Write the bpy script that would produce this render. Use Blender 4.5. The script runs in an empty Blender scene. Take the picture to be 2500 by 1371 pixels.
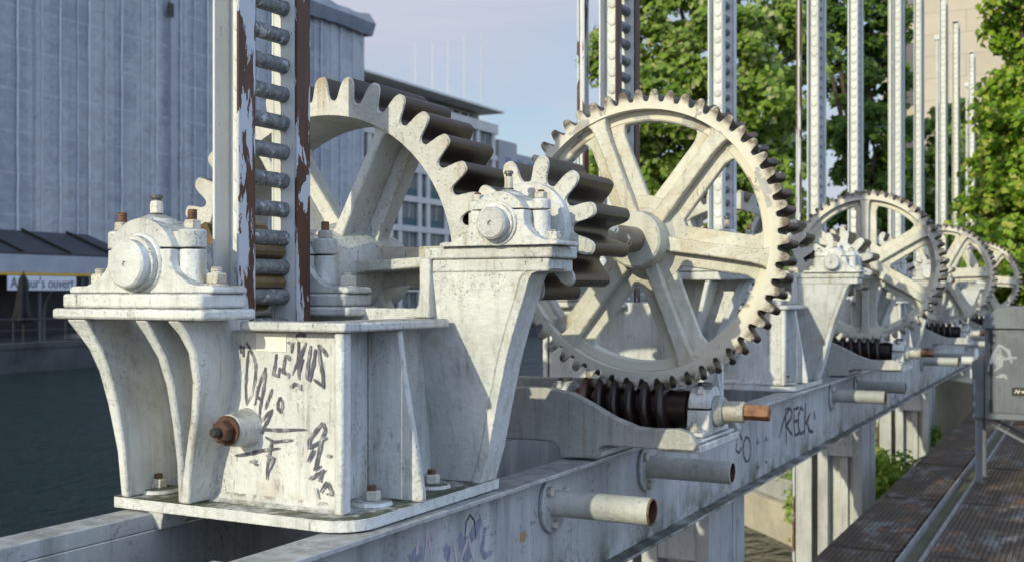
import bpy, math, random
import numpy as np
from mathutils import Vector, noise as mnoise
R = math.radians
random.seed(7)
# ---------------------------------------------------------------- camera, world, sun
S = bpy.context.scene
COL = S.collection
F, CX, HY = 2740.0, 1250.0, 716.0            # focal length and horizon of the 2500 px wide photograph
TH = R(27.56); SN, CS = math.sin(TH), math.cos(TH)
cam_d = bpy.data.cameras.new('camera'); cam = bpy.data.objects.new('camera', cam_d); COL.objects.link(cam)
cam.location = (0, 0, 0); cam.rotation_euler = (R(90), 0, TH)
cam_d.sensor_width = 36; cam_d.lens = F/2500*36; cam_d.shift_y = (HY-685.5)/2500
cam_d.clip_start = 0.05; cam_d.clip_end = 3000
cam_d.dof.use_dof = True; cam_d.dof.focus_distance = 3.3; cam_d.dof.aperture_fstop = 5.0
S.camera = cam
L = Vector((0.19, 1.0, -0.42)).normalized()   # the way the sunlight travels
w = bpy.data.worlds.new('World'); S.world = w; w.use_nodes = True
nt = w.node_tree; nt.nodes.clear()
sky = nt.nodes.new('ShaderNodeTexSky'); sky.sky_type = 'NISHITA'; sky.sun_disc = False
sky.sun_elevation = math.asin(-L.z); sky.sun_rotation = math.atan2(-L.x, -L.y) % (2*math.pi)
sky.air_density = 1.0; sky.dust_density = 1.5; sky.ozone_density = 1.5
bg = nt.nodes.new('ShaderNodeBackground'); bg.inputs['Strength'].default_value = 0.14
tc = nt.nodes.new('ShaderNodeTexCoord'); mp = nt.nodes.new('ShaderNodeMapping'); mp.inputs['Scale'].default_value = (1, 1, 4)
nz = nt.nodes.new('ShaderNodeTexNoise'); nz.inputs['Scale'].default_value = 2.6; nz.inputs['Detail'].default_value = 8; nz.inputs['Distortion'].default_value = .6
rp = nt.nodes.new('ShaderNodeValToRGB'); rp.color_ramp.elements[0].position = .38; rp.color_ramp.elements[1].position = .64
rp.color_ramp.elements[0].color = (.20, .20, .20, 1); rp.color_ramp.elements[1].color = (1, 1, 1, 1)
mx = nt.nodes.new('ShaderNodeMix'); mx.data_type = 'RGBA'
mx.inputs['B'].default_value = (4.15, 4.4, 5.2, 1)
out = nt.nodes.new('ShaderNodeOutputWorld')
lk = nt.links.new
lk(tc.outputs['Generated'], mp.inputs['Vector']); lk(mp.outputs[0], nz.inputs['Vector']); lk(nz.outputs['Fac'], rp.inputs['Fac'])
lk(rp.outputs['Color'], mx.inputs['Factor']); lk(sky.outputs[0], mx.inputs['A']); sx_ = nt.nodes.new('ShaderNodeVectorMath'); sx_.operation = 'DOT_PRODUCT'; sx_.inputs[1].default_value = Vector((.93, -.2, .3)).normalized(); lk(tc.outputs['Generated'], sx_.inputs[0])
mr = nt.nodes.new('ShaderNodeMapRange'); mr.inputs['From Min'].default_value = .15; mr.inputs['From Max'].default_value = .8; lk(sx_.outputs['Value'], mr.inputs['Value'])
hi = nt.nodes.new('ShaderNodeMix'); hi.data_type = 'RGBA'; hi.inputs['B'].default_value = (6.8, 8.6, 11.8, 1)      # unseen bright patch of sky, added on the right to fill shaded faces
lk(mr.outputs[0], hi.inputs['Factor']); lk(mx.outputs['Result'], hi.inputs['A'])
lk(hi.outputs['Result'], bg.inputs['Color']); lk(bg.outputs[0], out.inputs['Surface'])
sun_d = bpy.data.lights.new('sun', 'SUN'); sun_d.energy = 3.55; sun_d.angle = R(0.53); sun_d.color = (1.0, .94, .68)
sun = bpy.data.objects.new('sun', sun_d); COL.objects.link(sun); sun.rotation_euler = L.to_track_quat('-Z', 'Y').to_euler()
S.view_settings.view_transform = 'Standard'; S.view_settings.look = 'None'; S.view_settings.exposure = 0.0; S.view_settings.gamma = 1.0

# ---------------------------------------------------------------- measuring helpers (pixels of the photograph -> metres)
def pt(px, py, X=None, Y=None, Z=None, d=None):
    a, b = (px-CX)/F, (HY-py)/F
    dx, dy = -SN+a*CS, CS+a*SN
    if X is not None: d = X/dx
    elif Y is not None: d = Y/dy
    elif Z is not None: d = Z/b
    return Vector((dx*d, dy*d, b*d))
# ---------------------------------------------------------------- mesh builder
class MB:
    def __init__(s): s.v = []; s.f = []; s.m = []
    def add(s, vs, fs, m=0):
        o = len(s.v); s.v += [tuple(v) for v in vs]
        for f in fs: s.f.append(tuple(i+o for i in f)); s.m.append(m)
        return s
    def box(s, x0, x1, y0, y1, z0, z1, m=0):
        v = [(x, y, z) for z in (z0, z1) for y in (y0, y1) for x in (x0, x1)]
        return s.add(v, [(0, 2, 3, 1), (4, 5, 7, 6), (0, 1, 5, 4), (2, 6, 7, 3), (0, 4, 6, 2), (1, 3, 7, 5)], m)
    def loft(s, rings, m=0, caps=True, closed=True):
        n = len(rings[0]); v = [p for r in rings for p in r]; f = []
        for k in range(len(rings)-1):
            for i in range(n if closed else n-1):
                j = (i+1) % n; f.append((k*n+i, k*n+j, (k+1)*n+j, (k+1)*n+i))
        if caps: f += [tuple(range(n-1, -1, -1)), tuple((len(rings)-1)*n+i for i in range(n))]
        return s.add(v, f, m)
    def prism(s, poly, ax, a0, a1, m=0):      # poly in the two other axes, in order
        def mk(p, a): return (a, p[0], p[1]) if ax == 'x' else (p[0], a, p[1]) if ax == 'y' else (p[0], p[1], a)
        return s.loft([[mk(p, a0) for p in poly], [mk(p, a1) for p in poly]], m)
    def lathe(s, prof, ax, c, n=40, m=0, caps=True, a0=0):   # prof [(r, t)]
        rings = []
        for r, t in prof:
            ring = []
            for i in range(n):
                a = a0+2*math.pi*i/n; u, w_ = r*math.cos(a), r*math.sin(a)
                ring.append((c[0]+t, c[1]+u, c[2]+w_) if ax == 'x' else (c[0]+u, c[1]+t, c[2]+w_) if ax == 'y' else (c[0]+u, c[1]+w_, c[2]+t))
            rings.append(ring)
        return s.loft(rings, m, caps)
    def ring(s, r0, r1, t0, t1, ax, c, n=64, m=0, ch=.004):
        pr = [(r1-ch, t0), (r1, t0+ch), (r1, t1-ch), (r1-ch, t1), (r0+ch, t1), (r0, t1-ch), (r0, t0+ch), (r0+ch, t0), (r1-ch, t0)]
        return s.lathe(pr, ax, c, n, m, False)
    def tube(s, pts, rad, n=8, m=0):
        pts = [Vector(p) for p in pts]; rings = []
        for k, p in enumerate(pts):
            t = (pts[min(k+1, len(pts)-1)]-pts[max(k-1, 0)]).normalized()
            u = t.orthogonal().normalized() if k == 0 else (u-t*u.dot(t)).normalized()
            v = t.cross(u); r = rad[k] if isinstance(rad, (list, tuple)) else rad
            rings.append([p+(u*math.cos(2*math.pi*i/n)+v*math.sin(2*math.pi*i/n))*r for i in range(n)])
        return s.loft(rings, m)
    def hexnut(s, c, r, h, ax='z', stud=0, m=0, ms=1, a0=.3):
        s.lathe([(r*.93, 0), (r, h*.06), (r, h*.86), (r*.86, h)], ax, c, 6, m, a0=a0)
        if stud:
            pr = [(r*.56, h)]; k = max(2, int(stud/.006))
            for i in range(k): pr += [(r*.56, h+stud*(i+.2)/k), (r*.5, h+stud*(i+.6)/k), (r*.56, h+stud*(i+1)/k)]
            c2 = list(c); s.lathe(pr+[(r*.4, h+stud+.003)], ax, c2, 12, ms)
        return s
    def ribbon(s, pts, wd, nrm, m=0, taper=.6):
        s.k = getattr(s, 'k', 0)+1
        nrm = Vector(nrm); P = [Vector(p)+nrm*.00022*s.k for p in pts]; Q = []
        for k in range(len(P)-1):                      # smooth the stroke a little
            for t in (0, .33, .66): Q.append(P[k].lerp(P[k+1], t))
        Q.append(P[-1]); a = []
        for k, p in enumerate(Q):
            t = (Q[min(k+1, len(Q)-1)]-Q[max(k-1, 0)]).normalized(); sd = t.cross(nrm)
            f = wd*.5*(1-(1-taper)*abs(2*k/(len(Q)-1)-1)**2)*(1+.25*math.sin(k*2.3+p.x*90))
            a += [p+sd*f+nrm*.00001*k, p-sd*f+nrm*.00001*k]
        fs = [(2*k, 2*k+1, 2*k+3, 2*k+2) for k in range(len(Q)-1)]
        return s.add(a, fs, m)
    def mirror_y(s, c):
        r = MB(); r.v = [(x, 2*c-y, z) for x, y, z in s.v]; r.f = [tuple(reversed(f)) for f in s.f]; r.m = list(s.m); return r
ORG = {}
def link(o, parent=None):
    COL.objects.link(o)
    if parent is not None: o.parent = parent
    return o
def obj(name, mb, mats, parent=None, bevel=0, ang=38, org=None, seg=2):
    me = bpy.data.meshes.new(name)
    og = ORG[parent.name] if parent is not None else Vector(org or (0, 0, 0))
    me.from_pydata([(x-og[0], y-og[1], z-og[2]) for x, y, z in mb.v], [], mb.f)
    if not isinstance(mats, (list, tuple)): mats = [mats]
    for m in mats: me.materials.append(m)
    if len(mats) > 1: me.polygons.foreach_set('material_index', [min(i, len(mats)-1) for i in mb.m])
    import bmesh
    bm = bmesh.new(); bm.from_mesh(me); bmesh.ops.recalc_face_normals(bm, faces=bm.faces); bm.to_mesh(me); bm.free()
    me.polygons.foreach_set('use_smooth', [True]*len(me.polygons)); me.set_sharp_from_angle(angle=R(ang)); me.update()
    o = link(bpy.data.objects.new(name, me), parent)
    if parent is None: o.location = og
    ORG[o.name] = og
    if bevel:
        b = o.modifiers.new('bevel', 'BEVEL'); b.width = bevel; b.segments = seg; b.limit_method = 'ANGLE'; b.angle_limit = R(40); b.harden_normals = False
    return o
def thing(name, label, cat, loc, group=None):
    o = bpy.data.objects.new(name, None); o.empty_display_size = .1; COL.objects.link(o); o.location = loc; ORG[o.name] = Vector(loc)
    return tag(o, label, cat, group)
def tag(o, label, cat, group=None, kind=None):
    o['label'] = label; o['category'] = cat
    if group: o['group'] = group
    if kind: o['kind'] = kind
    return o
def struct(name, mb, mat, bevel=0, kind='structure', **k):
    o = obj(name, mb, mat, None, bevel, **k); o['kind'] = kind; return o
def copy_tree(o, parent=None):
    c = o.copy(); COL.objects.link(c)
    if parent is not None: c.parent = parent
    for ch in list(o.children): copy_tree(ch, c)
    return c
# ---------------------------------------------------------------- materials
class NT:
    def __init__(s, name):
        s.mat = bpy.data.materials.new(name); s.mat.use_nodes = True; s.t = s.mat.node_tree
        s.b = s.t.nodes['Principled BSDF']; s.out = s.t.nodes['Material Output']
        s.tc = s.t.nodes.new('ShaderNodeTexCoord'); s.co = s.tc.outputs['Object']
    def n(s, typ, **kw):
        n = s.t.nodes.new(typ)
        for k, v in kw.items(): setattr(n, k, v)
        return n
    def l(s, a, b): s.t.links.new(a, b)
    def vary(s):                                        # shift the pattern from copy to copy
        oi = s.n('ShaderNodeObjectInfo'); m = s.n('ShaderNodeVectorMath', operation='MULTIPLY_ADD')
        cb = s.n('ShaderNodeCombineXYZ')
        for k in range(3): s.l(oi.outputs['Random'], cb.inputs[k])
        s.l(cb.outputs[0], m.inputs[0]); m.inputs[1].default_value = (37, 53, 71); s.l(s.co, m.inputs[2]); s.co = m.outputs[0]
    def noise(s, scale, detail=5, rough=.6, stretch=None, dist=0):
        t = s.n('ShaderNodeTexNoise'); t.inputs['Scale'].default_value = scale; t.inputs['Detail'].default_value = detail
        t.inputs['Roughness'].default_value = rough; t.inputs['Distortion'].default_value = dist
        if stretch:
            m = s.n('ShaderNodeMapping'); m.inputs['Scale'].default_value = stretch; s.l(s.co, m.inputs['Vector']); s.l(m.outputs[0], t.inputs['Vector'])
        else: s.l(s.co, t.inputs['Vector'])
        return t.outputs['Fac']
    def ramp(s, fac, a, b, lo=0., hi=1.):
        m = s.n('ShaderNodeMapRange'); m.clamp = True
        m.inputs['From Min'].default_value = a; m.inputs['From Max'].default_value = b; m.inputs['To Min'].default_value = lo; m.inputs['To Max'].default_value = hi
        s.l(fac, m.inputs['Value']); return m.outputs[0]
    def mul(s, a, b, op='MULTIPLY'):
        m = s.n('ShaderNodeMath', operation=op)
        for k, x in enumerate((a, b)):
            if isinstance(x, (int, float)): m.inputs[k].default_value = x
            else: s.l(x, m.inputs[k])
        return m.outputs[0]
    def mix(s, fac, a, b):
        m = s.n('ShaderNodeMix', data_type='RGBA')
        for k, x in (('Factor', fac), ('A', a), ('B', b)):
            if isinstance(x, (int, float)): m.inputs[k].default_value = x
            elif isinstance(x, tuple): m.inputs[k].default_value = (*x, 1)
            else: s.l(x, m.inputs[k])
        return m.outputs['Result']
    def up(s):
        g = s.n('ShaderNodeNewGeometry'); sp = s.n('ShaderNodeSeparateXYZ'); s.l(g.outputs['True Normal'], sp.inputs[0]); return sp.outputs['Z']
    def col(s, c):
        if isinstance(c, tuple): s.b.inputs['Base Color'].default_value = (*c, 1)
        else: s.l(c, s.b.inputs['Base Color'])
        return s
    def bump(s, h, st=.3, dist=.01):
        b = s.n('ShaderNodeBump'); b.inputs['Strength'].default_value = st; b.inputs['Distance'].default_value = dist
        s.l(h, b.inputs['Height']); s.l(b.outputs[0], s.b.inputs['Normal']); return s
    def rough(s, r):
        if isinstance(r, (int, float)): s.b.inputs['Roughness'].default_value = r
        else: s.l(r, s.b.inputs['Roughness'])
        return s
def paint(name, base=(.645, .655, .635), alt=(.50, .51, .49), chips=.585, stain=.57, stain_c=(.36, .26, .13), chip_c=(.10, .10, .10), streak=.6, dirt=.85, rust=.725, bump=.6, scuff=.7, moss=0, edge=.75):
    t = NT(name); t.vary()
    big = t.noise(3, 6, .6); c = t.mix(t.ramp(big, .38, .66), base, alt)
    st = t.noise(1, 5, .6, (26, 26, 1.8)); c = t.mix(t.mul(t.ramp(st, .50, .74), streak), c, tuple(x*.62 for x in alt))
    sn = t.noise(4.5, 8, .65, None, .6); c = t.mix(t.ramp(sn, stain, stain+.16, 0, .6), c, stain_c)
    ru = t.mul(t.ramp(t.noise(1, 4, .6, (22, 22, 1.1)), .60, .70), t.ramp(t.noise(2.5, 3), .46, .62)); c = t.mix(t.mul(ru, .6), c, stain_c)
    sc = t.noise(30, 10, .74, None, .3); sb = t.noise(3.5, 5, .65); sf = t.mul(t.ramp(sc, .53, .62), t.ramp(sb, .46, .66)); c = t.mix(t.mul(sf, scuff), c, tuple(x*.55 for x in alt))
    gr = t.mul(t.ramp(t.noise(1.7, 7, .68, None, .8), .50, .72), .55); c = t.mix(gr, c, tuple(x*.62 for x in alt[:2])+(alt[2]*.55,))
    dr = t.mul(t.ramp(t.noise(1, 5, .65, (40, 40, 1.5)), .57, .66), t.ramp(t.noise(3, 4, .6), .48, .62)); c = t.mix(t.mul(dr, .5*min(1, streak*2)), c, (.17, .165, .15))
    fine = t.noise(130, 4, .7); blot = t.noise(5, 6, .68)
    chip = t.mul(t.ramp(fine, chips, chips+.04), t.ramp(blot, .50, .62)); c = t.mix(t.mul(chip, .8), c, chip_c)
    fk = t.mul(t.ramp(t.noise(1, 6, .7, (75, 75, 18)), .61, .64), t.ramp(t.noise(2.2, 4), .48, .62)); c = t.mix(t.mul(fk, .75), c, chip_c)
    if edge:                                            # paint worn off along the casting's edges
        bv = t.n('ShaderNodeBevel', samples=4); bv.inputs['Radius'].default_value = .009; gg = t.n('ShaderNodeNewGeometry')
        dp = t.n('ShaderNodeVectorMath', operation='DOT_PRODUCT'); t.l(bv.outputs[0], dp.inputs[0]); t.l(gg.outputs['True Normal'], dp.inputs[1])
        ed = t.mul(t.ramp(dp.outputs['Value'], .99, .90), t.ramp(t.noise(45, 6, .75), .50, .58)); c = t.mix(t.mul(ed, edge), c, (.16, .13, .10))
    g = t.mul(t.ramp(t.up(), .6, .95), t.ramp(t.noise(30, 7, .7), .34, .60)); c = t.mix(t.mul(g, dirt), c, (.13, .125, .11))
    if moss:
        g2 = t.mul(t.ramp(t.up(), .5, .9), t.ramp(t.noise(5, 7, .7), .43, .53)); c = t.mix(t.mul(g2, moss), c, (.035, .042, .012))
    rs = t.ramp(t.noise(14, 8, .7), rust, rust+.03); c = t.mix(rs, c, (.14, .055, .02))
    oi = t.n('ShaderNodeObjectInfo'); hs = t.n('ShaderNodeHueSaturation'); t.l(t.ramp(oi.outputs['Random'], 0, 1, .86, 1.04), hs.inputs['Value']); t.l(c, hs.inputs['Color']); c = hs.outputs[0]
    t.col(c).rough(t.ramp(fine, .3, .7, .45, .7))
    h = t.mul(t.mul(t.noise(55, 5, .65), t.mul(t.noise(11, 4), 1.2), 'ADD'), t.mul(t.mul(chip, fk, 'MAXIMUM'), -.8), 'ADD')
    return t.bump(h, bump, .007).mat
def near_teeth(mat, r0, r1, c=(.20, .11, .045), amt=.8, na=.40, nb=.64):
    nt_ = mat.node_tree; b = nt_.nodes['Principled BSDF']; old = b.inputs['Base Color'].links[0].from_socket
    def N(t, **k):
        n = nt_.nodes.new(t)
        for a_, v in k.items(): setattr(n, a_, v)
        return n
    tcn = N('ShaderNodeTexCoord'); mul = N('ShaderNodeVectorMath', operation='MULTIPLY'); mul.inputs[1].default_value = (1, 0, 1); nt_.links.new(tcn.outputs['Object'], mul.inputs[0])
    ln = N('ShaderNodeVectorMath', operation='LENGTH'); nt_.links.new(mul.outputs[0], ln.inputs[0])
    m1 = N('ShaderNodeMapRange'); m1.inputs['From Min'].default_value = r0; m1.inputs['From Max'].default_value = r1; nt_.links.new(ln.outputs['Value'], m1.inputs['Value'])
    no = N('ShaderNodeTexNoise'); no.inputs['Scale'].default_value = 16; no.inputs['Detail'].default_value = 8; no.inputs['Roughness'].default_value = .7; nt_.links.new(tcn.outputs['Object'], no.inputs['Vector'])
    m2 = N('ShaderNodeMapRange'); m2.inputs['From Min'].default_value = na; m2.inputs['From Max'].default_value = nb; m2.inputs['To Max'].default_value = amt; nt_.links.new(no.outputs['Fac'], m2.inputs['Value'])
    mm = N('ShaderNodeMath', operation='MULTIPLY'); nt_.links.new(m1.outputs[0], mm.inputs[0]); nt_.links.new(m2.outputs[0], mm.inputs[1])
    mx_ = N('ShaderNodeMix', data_type='RGBA'); nt_.links.new(mm.outputs[0], mx_.inputs['Factor']); nt_.links.new(old, mx_.inputs['A']); mx_.inputs['B'].default_value = (*c, 1); nt_.links.new(mx_.outputs['Result'], b.inputs['Base Color'])
def rusty(name, a=(.055, .028, .017), b=(.16, .07, .03), sc=14, rough=.55, paint_c=None, thr=.6, stretch=None, lo=.35, hi=.7):
    t = NT(name); t.vary()
    n = t.noise(sc, 7, .65, stretch); c = t.mix(t.ramp(n, lo, hi), a, b)
    h = t.noise(70, 4)
    if paint_c:
        f = t.noise(sc*.55, 7, .62, stretch, .3); k = t.ramp(f, thr, thr+.012); c = t.mix(k, c, paint_c); h = t.mul(h, t.mul(k, 1.5), 'ADD')
    return t.col(c).rough(rough).bump(h, .22, .003).mat
M = {}
M['white'] = paint('chalky_white_paint')
M['cream'] = paint('cream_stained_paint', (.645, .63, .54), (.52, .505, .43), .60, .52, (.38, .26, .12), streak=.4, dirt=.6, scuff=.5)
M['rim'] = rusty('worn_rim_paint', (.38, .38, .37), (.22, .15, .08), 7, .6, (.61, .585, .49), .46, None, .46, .72)
M['gear'] = paint('gear_paint', (.63, .63, .59), (.49, .49, .45), .59, .55, (.38, .26, .13), streak=.2, dirt=.5)
M['flank'] = rusty('dark_rusty_flank', (.008, .006, .005), (.055, .022, .011), 5, .38, None, .6, None, .46, .76)
near_teeth(M['rim'], .53, .60); near_teeth(M['rim'], .562, .582, (.05, .034, .024), .9, .30, .55); near_teeth(M['gear'], .62, .70, (.34, .23, .11), .6)
M['tooth'] = rusty('greasy_tooth', (.022, .016, .013), (.16, .07, .03), 18, .42, (.30, .29, .27), .66, None, .46, .74)
M['rust'] = rusty('orange_rust', (.07, .032, .016), (.22, .12, .06), 40, .65)
M['rustd'] = rusty('brown_rust', (.035, .018, .012), (.11, .045, .02), 20, .55)
M['brass'] = rusty('greasy_brass', (.05, .035, .016), (.20, .12, .04), 8, .4)
M['pin'] = rusty('grimy_pin_paint', (.06, .065, .068), (.22, .225, .23), 50, .5, (.40, .41, .42), .60, None, .34, .66)
M['flake'] = rusty('flaking_paint', (.055, .02, .012), (.10, .036, .017), 26, .6, (.46, .48, .52), .505, (1, 1, .2))
M['rackw'] = paint('rack_white_paint', (.66, .68, .67), (.60, .62, .61), .64, .7, streak=.2, dirt=.2, bump=.15, scuff=.12, edge=0)
M['base'] = paint('mossy_base_paint', chips=.59, dirt=.9, rust=.70, moss=.9)
M['dark'] = rusty('black_grease', (.012, .011, .010), (.03, .024, .018), 12, .5)
M['nut'] = paint('nut_paint', (.64, .62, .55), (.45, .42, .34), .57, .54, (.25, .11, .03), streak=0, dirt=.5, rust=.66)
M['glassy'] = rusty('grease_cup_metal', (.05, .055, .05), (.12, .12, .11), 30, .35)
def beam_mat():
    t = NT('beam_paint'); big = t.noise(2.2, 6, .6)
    c = t.mix(t.ramp(big, .38, .66), (.42, .43, .43), (.30, .31, .31))
    st = t.noise(1, 6, .65, (9, 9, .9)); c = t.mix(t.ramp(st, .5, .66, 0, .7), c, (.17, .18, .18))
    st2 = t.noise(1, 4, .6, (5, 5, .5)); c = t.mix(t.ramp(st2, .56, .72, 0, .8), c, (.52, .53, .52))
    fine = t.noise(60, 5, .7); c = t.mix(t.mul(t.ramp(fine, .55, .62), t.ramp(t.noise(6, 4), .45, .6)), c, (.13, .13, .125))
    geo = t.n('ShaderNodeNewGeometry'); sp = t.n('ShaderNodeSeparateXYZ'); t.l(geo.outputs['Position'], sp.inputs[0])
    low = t.mul(t.ramp(sp.outputs['Z'], -.94, -1.10), t.ramp(t.noise(3.5, 6, .7), .44, .60)); c = t.mix(low, c, (.06, .068, .035))
    alg = t.mul(t.mul(t.ramp(t.up(), .7, .95), t.ramp(sp.outputs['Z'], -1.0, -1.05)), t.ramp(t.noise(2.6, 7, .72), .42, .54)); c = t.mix(alg, c, (.022, .027, .012))
    top = t.mul(t.ramp(t.up(), .7, .95), t.ramp(t.noise(20, 6, .7), .34, .6)); c = t.mix(t.mul(top, .65), c, (.13, .125, .115))
    rs = t.ramp(t.noise(7, 8, .7), .70, .73); c = t.mix(rs, c, (.13, .055, .025))
    return t.col(c).rough(.6).bump(t.mul(fine, t.noise(14, 4), 'ADD'), .3, .005).mat
M['beam'] = beam_mat()
def simple(name, c, rough=.6, metal=0, emit=None):
    t = NT(name); t.col(c).rough(rough); t.b.inputs['Metallic'].default_value = metal
    if emit: t.b.inputs['Emission Color'].default_value = (*emit[0], 1); t.b.inputs['Emission Strength'].default_value = emit[1]
    return t.mat
def noisy(name, a, b, sc=3, rough=.8, bump=.3, detail=7, stretch=None, lo=.35, hi=.68, bs=None, bd=.01):
    t = NT(name); n = t.noise(sc, detail, .65, stretch); t.col(t.mix(t.ramp(n, lo, hi), a, b)).rough(rough)
    return t.bump(t.noise(bs or sc*6, 5), bump, bd).mat
M['pipe'] = paint('pipe_paint', (.52, .52, .47), (.36, .37, .35), .64, .60, (.14, .14, .07), streak=.3, dirt=.3, scuff=.5, edge=0)
M['pipe_end'] = noisy('pipe_rusty_rim', (.24, .17, .09), (.09, .045, .02), 16, .6, .3)
M['ink'] = noisy('marker_ink', (.075, .075, .10), (.52, .52, .50), 38, .7, .05, lo=.50, hi=.72, stretch=(1, 1, .35))
M['spray'] = noisy('black_spray', (.02, .02, .03), (.05, .05, .06), 20, .6, .05)
M['purple'] = noisy('faded_purple_spray', (.13, .14, .22), (.27, .28, .34), 20, .6, .05)
M['pink'] = noisy('pink_spray', (.40, .30, .36), (.48, .46, .46), 20, .6, .05)
M['sticker'] = noisy('white_sticker', (.80, .77, .66), (.70, .64, .54), 14, .6, .05)
M['tan'] = noisy('tan_sticker', (.36, .24, .10), (.26, .17, .08), 14, .6, .05)
M['shaftw'] = rusty('worn_shaft_paint', (.10, .075, .05), (.22, .19, .15), 12, .5, (.60, .58, .50), .50, (1, .5, 1))
# ---------------------------------------------------------------- gears
AX_M = (-2.47, .085)            # main shaft: x, z
AX_P = (-1.634, .2135)          # pinion shaft
TOOTH = [(.50, 0), (.43, .02), (.37, .08), (.325, .20), (.29, .38), (.255, .58), (.215, .78), (.165, .92), (.10, .985), (.03, 1.0)]
def tooth_outline(n, rr, rt, prof=TOOTH):
    o = []
    seq = [(-f, t) for f, t in prof]+[(f, t) for f, t in reversed(prof)]
    for k in range(n):
        for f, t in seq[:-1]: o.append((2*math.pi*(k+f)/n, rr+(rt-rr)*t))
    return o
def gear_ring(mb, c, outline, rin, ys, mside=1, mface=0, ch=.006, mod=None, mtop=None, rr=None):
    """toothed ring about a y axis; ys = slice positions; mod(k,(a,r)) bends a slice"""
    n = len(outline); sl = []
    y0, y1 = ys[0], ys[-1]
    def P(a, r, y): return (c[0]+r*math.sin(a), y, c[2-1 if len(c) == 2 else 2]+r*math.cos(a))
    rings = []
    e = [(mod(0, p) if mod else p) for p in outline]; rings.append([P(a, rin, y0) for a, r in e])
    rings.append([P(a, r-ch, y0) for a, r in e])
    for k, y in enumerate(ys):
        yy = y+ch if k == 0 else y-ch if k == len(ys)-1 else y
        e = [(mod(k, p) if mod else p) for p in outline]; rings.append([P(a, r, yy) for a, r in e])
    rings.append([P(a, r-ch, y1) for a, r in e]); rings.append([P(a, rin, y1) for a, r in e]); rings.append(rings[0])
    nr = len(rings)
    for k in range(nr-1):
        A, B = rings[k], rings[k+1]; o = len(mb.v); mb.v += [tuple(p) for p in A]+[tuple(p) for p in B]
        for i in range(n):
            j = (i+1) % n; mb.f.append((o+i, o+j, o+n+j, o+n+i))
            m = mface
            if 2 <= k < nr-4: m = mside
            mb.m.append(m)
    return mb
def spoke_poly(r0, r1, w0, w1, f0, f1, n=14):
    """half widths along the spoke, flared into the hub and the rim"""
    o = []
    for i in range(n+1):
        r = r0+(r1-r0)*i/n; h = w0+(w1-w0)*i/n
        if r > r1-f1: t = (r-(r1-f1))/f1; h += f1*(1-math.sqrt(max(0, 1-t*t)))*.9
        if r < r0+f0: t = ((r0+f0)-r)/f0; h += f0*(1-math.sqrt(max(0, 1-t*t)))*.7
        o.append((r, h))
    return o
def spoke(mb, c, ang, poly, y0, y1, m=0):
    sa, ca = math.sin(ang), math.cos(ang)
    def P(r, h, y): return (c[0]+r*sa+h*ca, y, c[1]+r*ca-h*sa)
    pl = [(r, h) for r, h in poly]+[(r, -h) for r, h in reversed(poly)]
    return mb.loft([[P(r, h, y0) for r, h in pl], [P(r, h, y1) for r, h in pl]], m)
ORD = ['nearest', 'second', 'third', 'fourth', 'farthest']
UNIT = []                       # (root, label template)
def uthing(name, label, cat, loc, group):
    o = thing(name, label.format(ORD[0]), cat, loc, group); UNIT.append((o, label)); return o

# --- worm wheel
def build_wheel():
    c = AX_P; yc = 4.30
    t = uthing('worm_gear', 'cream six-spoked worm wheel with rusty teeth on the {} hoist', 'worm wheel', (c[0], yc, c[1]), 'worm wheels of the hoists')
    mb = MB(); N = 55
    prof = [(.50, 0), (.40, .03), (.33, .16), (.29, .40), (.25, .68), (.19, .90), (.11, .98), (.03, 1.0)]
    ol = tooth_outline(N, .557, .607, prof)
    ys = [yc-.058, yc-.03, yc+.005, yc+.045, yc+.078]; thr = [0, .45, .7, .45, 0]
    def mod(k, p):
        a, r = p; k = min(k, 4); r2 = r-(.026*thr[k]) if r > .57 else r-.008*thr[k]
        return (a+(k-2)*.006, r2)
    gear_ring(mb, c, ol, .528, ys, 1, 0, .004, mod)
    mb.ring(.486, .532, yc-.008, yc+.06, 'y', (c[0], 0, c[1]), 96, 0, .006)
    rim = obj('toothed_rim', mb, [M['rim'], M['tooth']], t, 0, 30)
    for k in range(6):
        a = R(38.5+60*k); mb = MB()
        spoke(mb, c, a, spoke_poly(.085, .50, .082, .078, .05, .075), yc-.004, yc+.03)
        sp = [(.09, .032), (.15, .028), (.30, .026), (.46, .028), (.505, .034), (.53, .045)]
        spoke(mb, c, a, sp, yc-.05, yc-.0035)
        obj('spoke', mb, M['cream'], t, .006)
    mb = MB(); mb.lathe([(.05, -.13), (.104, -.13), (.112, -.122), (.118, -.03), (.135, -.012), (.185, -.0045), (.185, .0305), (.135, .036), (.112, .06), (.112, .12), (.05, .12)], 'y', (c[0], yc, c[1]), 48)
    obj('hub', mb, M['cream'], t)
    return t
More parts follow.
